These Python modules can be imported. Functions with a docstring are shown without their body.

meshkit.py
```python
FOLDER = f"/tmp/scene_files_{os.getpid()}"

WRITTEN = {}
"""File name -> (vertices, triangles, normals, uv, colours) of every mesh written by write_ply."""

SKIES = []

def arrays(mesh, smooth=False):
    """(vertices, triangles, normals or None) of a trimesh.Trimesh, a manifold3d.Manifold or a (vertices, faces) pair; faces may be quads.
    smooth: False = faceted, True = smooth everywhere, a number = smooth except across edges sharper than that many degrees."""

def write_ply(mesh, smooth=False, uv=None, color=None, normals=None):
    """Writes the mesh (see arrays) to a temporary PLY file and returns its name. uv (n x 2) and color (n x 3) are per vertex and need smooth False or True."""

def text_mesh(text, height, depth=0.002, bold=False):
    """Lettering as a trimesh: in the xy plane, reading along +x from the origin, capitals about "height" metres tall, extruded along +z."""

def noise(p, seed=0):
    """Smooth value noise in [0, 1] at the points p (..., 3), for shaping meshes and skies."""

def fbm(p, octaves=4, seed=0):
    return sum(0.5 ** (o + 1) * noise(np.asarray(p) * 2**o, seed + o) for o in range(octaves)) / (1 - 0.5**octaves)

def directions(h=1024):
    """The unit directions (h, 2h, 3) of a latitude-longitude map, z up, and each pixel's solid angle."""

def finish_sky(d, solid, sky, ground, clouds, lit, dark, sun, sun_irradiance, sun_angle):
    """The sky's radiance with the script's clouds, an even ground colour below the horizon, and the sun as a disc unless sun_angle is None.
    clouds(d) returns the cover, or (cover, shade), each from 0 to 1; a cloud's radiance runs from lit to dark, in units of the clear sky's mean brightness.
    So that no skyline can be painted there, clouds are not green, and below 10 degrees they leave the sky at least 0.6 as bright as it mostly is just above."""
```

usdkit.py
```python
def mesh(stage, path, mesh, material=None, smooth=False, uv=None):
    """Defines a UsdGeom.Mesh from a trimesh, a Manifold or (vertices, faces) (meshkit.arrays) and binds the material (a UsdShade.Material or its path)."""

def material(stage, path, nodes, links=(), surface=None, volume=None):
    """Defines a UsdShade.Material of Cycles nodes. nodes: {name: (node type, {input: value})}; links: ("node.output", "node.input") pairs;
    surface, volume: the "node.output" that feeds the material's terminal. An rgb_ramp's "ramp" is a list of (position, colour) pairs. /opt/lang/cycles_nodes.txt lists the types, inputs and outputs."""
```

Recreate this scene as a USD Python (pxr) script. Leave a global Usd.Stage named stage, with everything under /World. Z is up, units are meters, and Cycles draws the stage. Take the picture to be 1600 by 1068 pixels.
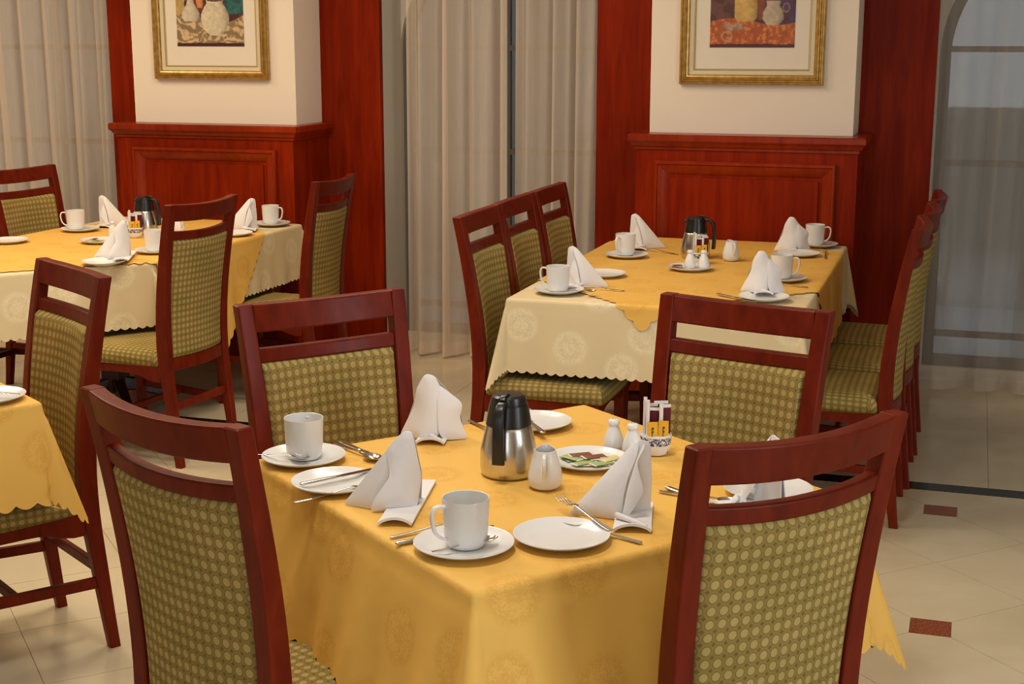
import math, random
import numpy as np
import trimesh, shapely
import shapely.geometry as sg
from shapely import affinity
from scipy.spatial import Delaunay
import usdkit, meshkit
from pxr import Usd, UsdGeom, UsdLux, UsdShade, Gf, Sdf, Vt

stage = Usd.Stage.CreateInMemory()
UsdGeom.SetStageUpAxis(stage, 'Z')
UsdGeom.SetStageMetersPerUnit(stage, 1.0)
UsdGeom.Xform.Define(stage, '/World')
UsdGeom.Scope.Define(stage, '/World/Looks')
PI = math.pi
rng = np.random.default_rng(7)

# ------------------------------------------------------------------ camera
EYE = (0.0, 0.0, 1.64)
PITCH, YAW, ROLL, FPX = 0.207216, 0.309351, 0.0007, 2241.61
cam = UsdGeom.Camera.Define(stage, '/World/Camera')
fw = np.array([-math.sin(YAW) * math.cos(PITCH), math.cos(YAW) * math.cos(PITCH), -math.sin(PITCH)])
rt = np.array([math.cos(YAW), math.sin(YAW), 0.0]); up = np.cross(rt, fw)
r2 = rt * math.cos(ROLL) + up * math.sin(ROLL); u2 = -rt * math.sin(ROLL) + up * math.cos(ROLL)
M = np.eye(4); M[0, :3] = r2; M[1, :3] = u2; M[2, :3] = -fw; M[3, :3] = EYE
cam.AddTransformOp().Set(Gf.Matrix4d(M.tolist()))
cam.CreateHorizontalApertureAttr(36.0)
cam.CreateVerticalApertureAttr(36.0 * 1068 / 1600)
cam.CreateFocalLengthAttr(36.0 * FPX / 1600)
cam.CreateFStopAttr(0.0)
cam.CreateClippingRangeAttr(Gf.Vec2f(0.05, 200))
cam.CreateExposureAttr(0.90)

# ------------------------------------------------------------------ light
dome = UsdLux.DomeLight.Define(stage, '/World/DuskSky')
dome.CreateIntensityAttr(0.10); dome.CreateColorAttr(Gf.Vec3f(0.75, 0.85, 1.0))

def rect_light(name, loc, size, power, color, rot=(0, 0, 0)):
    """A rect light shines along its -z; power as radiance."""
    l = UsdLux.RectLight.Define(stage, '/World/' + name)
    l.AddTranslateOp().Set(Gf.Vec3d(*loc)); l.AddRotateXYZOp().Set(Gf.Vec3f(*rot))
    l.CreateWidthAttr(size[0]); l.CreateHeightAttr(size[1])
    l.CreateIntensityAttr(power); l.CreateColorAttr(Gf.Vec3f(*color))
    return l

WARM = (1.0, 0.80, 0.55)
COOL = (0.86, 0.93, 1.0)
CEIL = 3.0
SOFT = (1.0, 0.88, 0.72)
NEUT = (1.0, 0.94, 0.87)
UNSEEN_LAMPS = [(-6.0, 3.2, 14, WARM), (-5.2, 5.2, 15, WARM), (-4.0, 4.6, 17, WARM), (-2.7, 3.6, 15, SOFT), (-2.4, 5.2, 11, WARM), (-1.0, 2.3, 16, NEUT), (-1.9, 4.5, 11, SOFT), (1.0, 3.4, 3, SOFT)]  # out of view; places and strengths chosen to light the tables and pillars
for i, (x, y, w, c) in enumerate(UNSEEN_LAMPS):
    rect_light('UnseenCeilingLamp_%d' % i, (x, y, CEIL - 0.03), (0.5, 0.5), w, c)
rect_light('UnseenFrontLight', (-0.6, -2.7, 1.75), (2.4, 1.7), 1.5, COOL, (90, 0, 0))  # unseen cool light, no window built; lights the nearest table from behind the viewer
rect_light('UnseenRightLight', (3.8, 0.6, 1.6), (2.2, 1.6), 4.5, COOL, (0, 90, 0))  # unseen cool light, no window built; placed to light the nearest right chair back

# ------------------------------------------------------------------ helpers
used = {}
def numbered(parent, name):
    k = (parent, name); n = used.get(k, 0); used[k] = n + 1
    return name if n == 0 else '%s_%03d' % (name, n)

def path_of(p):
    return '/World' if p is None else str(p.GetPath())

def tag(o, label=None, cat=None, group=None, kind=None):
    for k, v in (('label', label), ('category', cat), ('group', group), ('kind', kind)):
        if v:
            o.SetCustomDataByKey(k, v)
    return o

def obj(name, mesh, mat, parent=None, smooth=35, uv=None, **kw):
    pp = path_of(parent)
    m = usdkit.mesh(stage, pp + '/' + numbered(pp, name), mesh, MAT[mat], smooth, uv)
    return tag(m.GetPrim(), **kw)

def thing(name, label, cat, loc=(0, 0, 0), rotz=0.0, group=None, kind=None, mesh=False):
    x = (UsdGeom.Mesh if mesh else UsdGeom.Xform).Define(stage, '/World/' + numbered('/World', name))
    x.AddTranslateOp().Set(Gf.Vec3d(*map(float, loc))); x.AddRotateZOp().Set(float(rotz))
    return tag(x.GetPrim(), label, cat, group, kind)

def dup(root, loc, rotz, label, group=None, name=None):
    was = root.GetCustomData()
    base = name or root.GetName()
    if base[-4:-3] == '_' and base[-3:].isdigit():
        base = base[:-4]
    solid = root.IsA(UsdGeom.Mesh)
    r = thing(base, label, was.get('category'), loc, rotz, group or was.get('group'), mesh=solid)
    r.GetReferences().AddInternalReference(root.GetPath())
    if not solid:
        r.SetInstanceable(True)
    return r

PLACED = {}
def place(key, maker, loc, rotz, label, group=None):
    """The first of a kind is built, the rest refer to it."""
    if key not in PLACED:
        PLACED[key] = maker(loc, rotz, label, group); return PLACED[key]
    return dup(PLACED[key], loc, rotz, label, group)

cat_ = trimesh.util.concatenate
def TM(v, f):
    return trimesh.Trimesh(np.asarray(v, float), np.asarray(f, int), process=False)

def box(x0, x1, y0, y1, z0, z1):
    b = trimesh.creation.box((x1 - x0, y1 - y0, z1 - z0)); b.apply_translation(((x0 + x1) / 2, (y0 + y1) / 2, (z0 + z1) / 2)); return b

def rrect(w, h, r, n=3):
    """Rounded rectangle profile, CCW."""
    pts = []
    r = min(r, w / 2 - 1e-5, h / 2 - 1e-5)
    for cx, cy, a0 in ((w / 2 - r, h / 2 - r, 0), (-w / 2 + r, h / 2 - r, 90), (-w / 2 + r, -h / 2 + r, 180), (w / 2 - r, -h / 2 + r, 270)):
        for k in range(n + 1):
            a = math.radians(a0 + 90 * k / n); pts.append((cx + r * math.cos(a), cy + r * math.sin(a)))
    return np.array(pts)

def loft(rings, cap=True):
    """rings: list of (n,3) loops -> closed mesh."""
    R = np.array(rings); m, n = R.shape[:2]
    v = R.reshape(-1, 3); f = []
    for i in range(m - 1):
        a = i * n + np.arange(n); b = i * n + (np.arange(n) + 1) % n
        f += [np.stack([a, b, b + n], 1), np.stack([a, b + n, a + n], 1)]
    f = np.vstack(f)
    if cap:
        c0, c1 = len(v), len(v) + 1
        v = np.vstack([v, R[0].mean(0), R[-1].mean(0)])
        j = np.arange(n); k = (j + 1) % n
        f = np.vstack([f, np.stack([np.full(n, c0), k, j], 1), np.stack([np.full(n, c1), (m - 1) * n + j, (m - 1) * n + k], 1)])
    t = TM(v, f)
    if t.volume < 0:
        t.invert()
    return t

def sweep(path, sizes, r=0.006, xdir=None, n=3):
    """Rounded-rect section swept along path; sizes (w,h) per point, w along xdir-ish, h along the other normal."""
    P = np.array(path, float); T = np.gradient(P, axis=0); T /= np.linalg.norm(T, axis=1, keepdims=True)
    rings = []
    for p, t, s in zip(P, T, sizes):
        x = np.array(xdir, float); x = x - t * (x @ t); x /= np.linalg.norm(x); y = np.cross(t, x)
        q = rrect(s[0], s[1], r, n); rings.append(p + q[:, :1] * x + q[:, 1:] * y)
    return loft(rings)

def tube(path, rad, n=10):
    P = np.array(path, float); T = np.gradient(P, axis=0); T /= np.linalg.norm(T, axis=1, keepdims=True)
    rad = np.broadcast_to(rad, (len(P),)); rings = []; x = None
    for p, t, r in zip(P, T, rad):
        if x is None:
            x = np.cross(t, (0, 0, 1) if abs(t[2]) < .9 else (1, 0, 0))
        x = x - t * (x @ t); x /= np.linalg.norm(x); y = np.cross(t, x)
        a = np.arange(n) * 2 * PI / n
        rings.append(p + r * (np.cos(a)[:, None] * x + np.sin(a)[:, None] * y))
    return loft(rings)

def spline(pts, n):
    from scipy.interpolate import CubicSpline
    P = np.array(pts, float); s = np.r_[0, np.cumsum(np.linalg.norm(np.diff(P, axis=0), axis=1))]
    return CubicSpline(s, P)(np.linspace(0, s[-1], n))

def lathe(profile, n=40):
    """profile (r,z) from the axis, outer and inner, closed at the axis."""
    p = np.array(profile, float)
    a = np.arange(n) * 2 * PI / n
    rings = [np.stack([r * np.cos(a), r * np.sin(a), np.full(n, z)], 1) for r, z in p]
    return loft(rings)

def smooth_profile(p, k=4):
    return spline(p, len(p) * k)

def prism(poly, z0, z1):
    g = trimesh.creation.extrude_polygon(poly, z1 - z0, engine='earcut'); g.apply_translation((0, 0, z0)); return g

def moved(m, loc=(0, 0, 0), rz=0.0, rx=0.0, ry=0.0, scale=1.0):
    m = m.copy(); tf = trimesh.transformations
    m.apply_scale(scale)
    m.apply_transform(tf.translation_matrix(loc) @ tf.rotation_matrix(rz, (0, 0, 1)) @ tf.rotation_matrix(ry, (0, 1, 0)) @ tf.rotation_matrix(rx, (1, 0, 0)))
    return m

# ------------------------------------------------------------------ materials
MAT = {}
def material(name, nodes, links, surface='p.BSDF'):
    MAT[name] = usdkit.material(stage, '/World/Looks/' + name, nodes, links, surface=surface)

def plain(name, color, rough=0.5, **kw):
    material(name, {'p': ('principled_bsdf', {'base_color': color, 'roughness': rough, **kw})}, [])

def wood(name, c1, c2, rough, scale=(14, 14, 1.2), coat=0.3, spec=0.5):
    material(name, {
        't': ('texture_coordinate', {}), 'm': ('mapping', {'scale': scale}),
        'n': ('noise_texture', {'scale': 3.0, 'detail': 6.0, 'roughness': 0.6, 'distortion': 0.6}),
        'n2': ('noise_texture', {'scale': 1.3, 'detail': 2.0}),
        'r': ('rgb_ramp', {'ramp': [(0.3, c1), (0.7, c2)]}),
        'r2': ('rgb_ramp', {'ramp': [(0.35, (0.75, 0.75, 0.75)), (0.65, (1.1, 1.1, 1.1))]}),
        'mx': ('mix_color', {'blend_type': 'multiply', 'fac': 1.0}),
        'p': ('principled_bsdf', {'roughness': rough, 'coat_weight': coat, 'coat_roughness': 0.12, 'specular_ior_level': spec})},
        [('t.object', 'm.vector'), ('m.vector', 'n.vector'), ('t.object', 'n2.vector'), ('n.fac', 'r.fac'), ('n2.fac', 'r2.fac'),
         ('r.color', 'mx.a'), ('r2.color', 'mx.b'), ('mx.result', 'p.base_color')])

wood('chair_wood', (0.120, 0.0085, 0.0020), (0.205, 0.018, 0.0030), 0.42, (10, 10, 3), 0.03, 0.15)
wood('panel_wood', (0.165, 0.0085, 0.0008), (0.275, 0.021, 0.0018), 0.40, (9, 9, 0.7), 0.0, 0.08)
wood('moulding_wood', (0.20, 0.0125, 0.0012), (0.30, 0.028, 0.003), 0.28, (6, 6, 1.5), 0.03, 0.25)
wood('table_wood', (0.03, 0.010, 0.006), (0.06, 0.018, 0.010), 0.4, (6, 6, 6), 0.1)

def fabric(name, dark, ground, dot, pitch=0.0215, row=0.0240):
    material(name, {
        'u': ('attribute', {'attribute': 'st'}),
        'm': ('mapping', {'scale': (1 / pitch, 1 / row, 1)}),
        'v': ('voronoi_texture', {'dimensions': '2D', 'scale': 1.0, 'randomness': 0.0}),
        'r': ('rgb_ramp', {'ramp': [(0.0, dot), (0.30, dot), (0.37, dark), (0.43, ground), (0.56, ground), (0.60, dark), (0.66, dark)]}),
        'w': ('noise_texture', {'scale': 1100.0, 'detail': 1.0}),
        'big': ('noise_texture', {'scale': 7.0, 'detail': 2.0}),
        'rw': ('rgb_ramp', {'ramp': [(0.3, (0.72, 0.72, 0.72)), (0.7, (1.18, 1.18, 1.18))]}),
        'rb': ('rgb_ramp', {'ramp': [(0.35, (0.90, 0.92, 0.86)), (0.65, (1.08, 1.05, 1.08))]}),
        'm1': ('mix_color', {'blend_type': 'multiply', 'fac': 1.0}), 'm2': ('mix_color', {'blend_type': 'multiply', 'fac': 1.0}),
        'h': ('map_range', {'from_min': 0.42, 'from_max': 0.28, 'to_min': 0.0, 'to_max': 0.6, 'clamp': True}),
        'add': ('math', {'math_type': 'add'}),
        'b': ('bump', {'strength': 0.35, 'distance': 0.0014}),
        'p': ('principled_bsdf', {'roughness': 0.85, 'specular_ior_level': 0.1})},
        [('u.vector', 'm.vector'), ('m.vector', 'v.vector'), ('v.distance', 'r.fac'), ('u.vector', 'w.vector'), ('u.vector', 'big.vector'),
         ('w.fac', 'rw.fac'), ('big.fac', 'rb.fac'), ('r.color', 'm1.a'), ('rw.color', 'm1.b'), ('m1.result', 'm2.a'), ('rb.color', 'm2.b'), ('m2.result', 'p.base_color'),
         ('v.distance', 'h.value'), ('h.result', 'add.value1'), ('w.fac', 'add.value2'), ('add.value', 'b.height'), ('b.normal', 'p.normal')])
fabric('chair_fabric', (0.190, 0.130, 0.036), (0.30, 0.215, 0.066), (0.46, 0.350, 0.125))
plain('chair_piping', (0.20, 0.155, 0.07), 0.8)

def damask(name, base, motif, rough_b, rough_m, pitch, bump=0.12):
    """Woven rosettes: petal rings round jittered cell centres."""
    material(name, {
        'u': ('attribute', {'attribute': 'st'}),
        'm': ('mapping', {'scale': (1 / pitch, 1 / pitch, 1), 'rotation': (0, 0, 0.5)}),
        'v': ('voronoi_texture', {'dimensions': '2D', 'scale': 1.0, 'randomness': 0.45}),
        'nz': ('noise_texture', {'scale': 75.0, 'detail': 3.5, 'roughness': 0.7, 'distortion': 2.5}),
        'in': ('map_range', {'from_min': 0.33, 'from_max': 0.24, 'to_min': 0.0, 'to_max': 1.0, 'clamp': True}),
        'pt': ('map_range', {'from_min': 0.44, 'from_max': 0.54, 'to_min': 0.0, 'to_max': 1.0, 'clamp': True}),
        'ring': ('math', {'math_type': 'sine'}), 'rm': ('math', {'math_type': 'multiply', 'value2': 30.0}),
        'ra': ('math', {'math_type': 'multiply_add', 'value2': 0.05}),
        'mk': ('math', {'math_type': 'multiply'}),
        'w': ('noise_texture', {'scale': 1400.0, 'detail': 1.0}),
        'mx': ('mix_color', {'blend_type': 'mix', 'a': base, 'b': motif}),
        'rg': ('map_range', {'to_min': rough_b, 'to_max': rough_m}),
        'b': ('bump', {'strength': bump, 'distance': 0.0008}),
        'wr': ('noise_texture', {'scale': 5.0, 'detail': 3.0}),
        'b2': ('bump', {'strength': 0.25, 'distance': 0.02}),
        'p': ('principled_bsdf', {'specular_ior_level': 0.12})},
        [('u.vector', 'm.vector'), ('m.vector', 'v.vector'), ('v.distance', 'in.value'), ('u.vector', 'nz.vector'),
         ('v.distance', 'rm.value1'), ('rm.value', 'ring.value1'), ('ring.value', 'ra.value1'), ('nz.fac', 'ra.value3'), ('ra.value', 'pt.value'),
         ('in.result', 'mk.value1'), ('pt.result', 'mk.value2'), ('mk.value', 'mx.fac'), ('mx.result', 'p.base_color'),
         ('mk.value', 'rg.value'), ('rg.result', 'p.roughness'), ('u.vector', 'w.vector'), ('w.fac', 'b.height'),
         ('u.vector', 'wr.vector'), ('wr.fac', 'b2.height'), ('b.normal', 'b2.normal'), ('b2.normal', 'p.normal')])
damask('yellow_damask', (0.84, 0.50, 0.112), (0.77, 0.425, 0.088), 0.50, 0.62, 0.19)
damask('cream_damask', (0.77, 0.63, 0.38), (0.87, 0.76, 0.52), 0.55, 0.40, 0.21)

material('napkin_cloth', {
    't': ('texture_coordinate', {}), 'n': ('noise_texture', {'scale': 35.0, 'detail': 3.0}), 'b': ('bump', {'strength': 0.18, 'distance': 0.004}),
    'p': ('principled_bsdf', {'base_color': (0.80, 0.78, 0.78), 'roughness': 0.85, 'sheen_weight': 0.1, 'specular_ior_level': 0.2, 'subsurface_weight': 0.0})},
    [('t.object', 'n.vector'), ('n.fac', 'b.height'), ('b.normal', 'p.normal')])
plain('porcelain', (0.80, 0.795, 0.78), 0.18)
material('steel_brushed', {
    't': ('texture_coordinate', {}), 'm': ('mapping', {'scale': (90, 90, 4)}), 'n': ('noise_texture', {'scale': 2.0, 'detail': 2.0}),
    'r': ('map_range', {'to_min': 0.20, 'to_max': 0.27}),
    'p': ('principled_bsdf', {'base_color': (0.62, 0.59, 0.55), 'metallic': 1.0})},
    [('t.object', 'm.vector'), ('m.vector', 'n.vector'), ('n.fac', 'r.value'), ('r.result', 'p.roughness')])
plain('cutlery_steel', (0.60, 0.57, 0.53), 0.16, metallic=1.0)
plain('black_plastic', (0.012, 0.011, 0.010), 0.28)
plain('hole_shade', (0.01, 0.01, 0.01), 0.6)
plain('plaster', (0.80, 0.70, 0.575), 0.8)
plain('ceiling_paint', (0.70, 0.66, 0.60), 0.85)
plain('wall_paint', (0.62, 0.53, 0.42), 0.85)
plain('reveal_paint', (0.58, 0.53, 0.45), 0.85)
material('gold_leaf', {
    't': ('texture_coordinate', {}), 'n': ('noise_texture', {'scale': 40.0, 'detail': 4.0}),
    'r': ('rgb_ramp', {'ramp': [(0.3, (0.36, 0.20, 0.045)), (0.7, (0.56, 0.36, 0.11))]}),
    'p': ('principled_bsdf', {'metallic': 0.75, 'roughness': 0.36})}, [('t.object', 'n.vector'), ('n.fac', 'r.fac'), ('r.color', 'p.base_color')])
plain('frame_liner', (0.62, 0.53, 0.36), 0.5)
plain('gold_slip', (0.52, 0.42, 0.20), 0.35, metallic=0.5)
plain('mat_board', (0.74, 0.66, 0.55), 0.8)
material('print_paper', {'a': ('attribute', {'attribute': 'print_color'}), 'p': ('principled_bsdf', {'roughness': 0.45})}, [('a.color', 'p.base_color')])
material('marble_tile', {
    'g': ('geometry', {}), 'o': ('object_info', {}), 'n': ('noise_texture', {'scale': 2.2, 'detail': 5.0, 'roughness': 0.6, 'distortion': 0.8}),
    'r': ('rgb_ramp', {'ramp': [(0.3, (0.59, 0.49, 0.325)), (0.7, (0.69, 0.59, 0.41))]}),
    'p': ('principled_bsdf', {'roughness': 0.14, 'specular_ior_level': 0.55})},
    [('g.position', 'n.vector'), ('n.fac', 'r.fac'), ('r.color', 'p.base_color')])
material('red_granite', {
    'g': ('geometry', {}), 'n': ('noise_texture', {'scale': 160.0, 'detail': 3.0}),
    'r': ('rgb_ramp', {'ramp': [(0.35, (0.15, 0.028, 0.008)), (0.65, (0.34, 0.085, 0.028))]}),
    'p': ('principled_bsdf', {'roughness': 0.16})}, [('g.position', 'n.vector'), ('n.fac', 'r.fac'), ('r.color', 'p.base_color')])
plain('black_granite', (0.010, 0.010, 0.009), 0.15)
def sheer(name, lo, hi, col):
  material(name, {
    't': ('texture_coordinate', {}), 'm': ('mapping', {'scale': (260, 260, 6)}), 'n': ('noise_texture', {'scale': 1.0, 'detail': 2.0}),
    'f': ('map_range', {'to_min': lo, 'to_max': hi}),
    'd': ('diffuse_bsdf', {'color': col}), 'tl': ('translucent_bsdf', {'color': col}),
    'c': ('mix_closure', {'fac': 0.35}), 'tr': ('transparent_bsdf', {'color': (1, 1, 1)}), 'o': ('mix_closure', {})},
    [('t.object', 'm.vector'), ('m.vector', 'n.vector'), ('n.fac', 'f.value'), ('d.BSDF', 'c.closure1'), ('tl.BSDF', 'c.closure2'),
     ('tr.BSDF', 'o.closure1'), ('c.closure', 'o.closure2'), ('f.result', 'o.fac')], surface='o.closure')
sheer('sheer_cloth', 0.48, 0.68, (0.95, 0.82, 0.68)); sheer('thin_dim_sheer_cloth', 0.20, 0.36, (0.80, 0.70, 0.58))  # far-right copy is more see-through; its dimness is put into a darker colour
material('window_glass', {
    'f': ('fresnel', {'IOR': 1.5}), 'tr': ('transparent_bsdf', {'color': (0.86, 0.9, 0.92)}), 'g': ('glossy_bsdf', {'color': (1, 1, 1), 'roughness': 0.02}), 'o': ('mix_closure', {})},
    [('f.fac', 'o.fac'), ('tr.BSDF', 'o.closure1'), ('g.BSDF', 'o.closure2')], surface='o.closure')
plain('window_metal', (0.13, 0.125, 0.115), 0.4)
plain('terrace_wall', (0.42, 0.38, 0.33), 0.9)
plain('packet_burgundy', (0.10, 0.007, 0.012), 0.5, specular_ior_level=0.2)
plain('packet_yellow', (0.78, 0.42, 0.02), 0.45)
plain('packet_white', (0.78, 0.74, 0.72), 0.45)
plain('packet_green', (0.36, 0.46, 0.16), 0.45)
plain('packet_cream', (0.72, 0.60, 0.26), 0.45)
plain('packet_brown', (0.22, 0.07, 0.03), 0.45)
plain('ink_dark', (0.05, 0.03, 0.02), 0.6)
material('blue_band', {
    't': ('texture_coordinate', {}), 'm': ('mapping', {'scale': (1, 1, 1.0)}), 'n': ('noise_texture', {'scale': 130.0, 'detail': 2.5, 'distortion': 1.5}),
    'r': ('rgb_ramp', {'ramp': [(0.48, (0.035, 0.05, 0.12)), (0.56, (0.70, 0.70, 0.70))]}),
    'p': ('principled_bsdf', {'roughness': 0.16})}, [('t.object', 'n.vector'), ('n.fac', 'r.fac'), ('r.color', 'p.base_color')])

# ------------------------------------------------------------------ floor
YB0, YB1 = 5.355, 5.445                       # the black strip
floor = obj('floor', box(-7.5, 4.0, -3.0, 7.25, -0.12, -0.005), 'marble_tile', kind='structure', label='polished cream marble tile floor with red inlays')
H2 = 0.546; OX, OY = -0.031, 5.119
half = 0.113 / 2
region = sg.box(-5.3, 1.9, 0.4, YB0 - 0.004)
g = 0.0010
k = 0
for i in range(-22, 23):
    for j in range(-22, 23):
        # crossings p(i,j) = O + i*(d,d) + j*(d,-d), tile between four crossings
        d = H2 / 2
        P = lambda a, b: (OX + (a + b) * d, OY + (a - b) * d)
        if i % 2 == 0 and j % 2 == 0 and P(i, j)[0] > -0.4:
            cx, cy = P(i, j)
            s = sg.box(cx - half, cy - half, cx + half, cy + half).intersection(region)
            if s.area > 0.002:
                obj('inlay', prism(s.buffer(-0.0008, join_style=2), -0.008, 0.0), 'red_granite', floor, False)
        t = sg.Polygon([P(i, j), P(i + 1, j), P(i + 1, j + 1), P(i, j + 1)])
        c = t.centroid
        if not region.contains(c):
            t = t.intersection(region)
            if t.area < 0.012:
                continue
        for (a, b) in ((i, j), (i + 1, j), (i + 1, j + 1), (i, j + 1)):
            if a % 2 == 0 and b % 2 == 0 and P(a, b)[0] > -0.4:
                cx, cy = P(a, b)
                t = t.difference(sg.box(cx - half, cy - half, cx + half, cy + half))
        t = t.intersection(region).buffer(-g, join_style=2)
        for q in getattr(t, 'geoms', [t]):
            if q.area > 0.004:
                obj('tile', prism(q, -0.010, 0.0), 'marble_tile', floor, False); k += 1
obj('border_strip', box(-5.6, 1.9, YB0, YB1, -0.010, 0.0), 'black_granite', floor, False, label='black granite strip set in the cream floor')
for a in range(-8, 3):
    x0 = 0.133 + 0.80 * a
    for (y0, y1) in ((YB1, 6.26), (6.26, 7.2)):
        obj('border_tile', box(max(x0 + g, -5.6), min(x0 + 0.8 - g, 2.0), y0 + g, y1 - g, -0.010, 0.0), 'marble_tile', floor, False)

# ------------------------------------------------------------------ room shell
obj('ceiling', box(-7.5, 4.0, -3.0, 7.4, CEIL, CEIL + 0.1), 'ceiling_paint', kind='structure', label='plain pale plaster ceiling of the dining room')
obj('wall_left', box(-7.6, -7.5, -3.0, 7.4, 0, CEIL), 'wall_paint', kind='structure', label='beige plaster wall on the left side')
obj('wall_right', box(4.0, 4.1, -3.0, 7.4, 0, CEIL), 'wall_paint', kind='structure', label='beige plaster wall on the right side')
obj('wall_front', box(-7.5, 4.0, -3.1, -3.0, 0, CEIL), 'wall_paint', kind='structure', label='beige plaster wall behind the viewer')
YW = 7.25
BAYS = [-5.105, -2.355, 0.405, 3.155]
AR, SPR, SILL = 0.585, 1.58, 0.06
wall_shape = sg.box(-7.5, 0, 4.0, CEIL)
def arch(cx, r, spring, sill):
    th = np.linspace(0, PI, 33)
    return sg.Polygon([(cx + r, sill)] + [(cx + r * math.cos(a), spring + r * math.sin(a)) for a in th] + [(cx - r, sill)])
for b in BAYS:
    wall_shape = wall_shape.difference(arch(b, AR, SPR, SILL))
wb = prism(wall_shape, 0, 0.14)
def stand(m, y):
    """x-y drawing, extruded along z -> upright, facing -y with its front at y."""
    v = m.vertices.copy(); m = m.copy(); m.vertices = np.stack([v[:, 0], y + v[:, 2], v[:, 1]], 1); m.invert(); return m
obj('wall_back', stand(wb, YW), 'reveal_paint', kind='structure', label='beige back wall with tall arched window openings')
wl = ['left', 'middle', 'right']
for n, b in enumerate(BAYS[:3]):
    w = thing('window_%d' % (n + 1), 'tall arched window behind the %s sheer curtains' % wl[n], 'window', kind='structure')
    ring = arch(b, AR - 0.002, SPR, SILL + 0.002).difference(arch(b, AR - 0.05, SPR, SILL + 0.05))
    obj('window_frame', stand(prism(ring, 0, 0.05), YW + 0.03), 'window_metal', w, False)
    for z in (0.22, 1.06, SPR + 0.02):
        obj('glazing_bar', box(b - AR + 0.05, b + AR - 0.05, YW + 0.035, YW + 0.075, z - 0.014, z + 0.014), 'window_metal', w, False)
    obj('glazing_bar', box(b - 0.014, b + 0.014, YW + 0.037, YW + 0.073, SILL + 0.05, SPR + AR - 0.05), 'window_metal', w, False)
    for (z0, z1) in ((SILL + 0.05, 0.206), (0.234, 1.046), (1.074, SPR + 0.006)):
        for (x0, x1) in ((b - AR + 0.05, b - 0.014), (b + 0.014, b + AR - 0.05)):
            obj('pane', box(x0, x1, YW + 0.052, YW + 0.058, z0, z1), 'window_glass', w, False)
    for s in (-1, 1):
        seg = arch(b, AR - 0.05, SPR, SILL).intersection(sg.box(min(b + s * 0.014, b + s * 2), SPR + 0.034, max(b + s * 0.014, b + s * 2), 4))
        obj('pane', stand(prism(seg, 0, 0.006), YW + 0.052), 'window_glass', w, False)
obj('terrace_backdrop', box(-9, 6, 9.6, 9.8, -0.2, 3.4), 'terrace_wall', kind='structure', label='dim beige terrace wall outside the windows')
obj('terrace_ground', box(-9, 6, 7.4, 9.6, -0.2, -0.05), 'terrace_wall', kind='structure', label='dim terrace paving outside the windows')

# ------------------------------------------------------------------ pillars with wainscot
def frame_ring(x0, x1, z0, z1, profile, y, parts=False):
    """Mitred frame from a profile [(inset from the outer edge, height off the wall)] ; returns four members."""
    out = []
    prof = np.array(profile)
    cs = [((x0, z0), (1, 1)), ((x1, z0), (-1, 1)), ((x1, z1), (-1, -1)), ((x0, z1), (1, -1))]
    for a in range(4):
        rings = []
        for (cx, cz), (sx, sz) in (cs[a], cs[(a + 1) % 4]):
            rings.append(np.stack([cx + sx * prof[:, 0], y - prof[:, 1], cz + sz * prof[:, 0]], 1))
        out.append(loft(rings))
    return out

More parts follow.
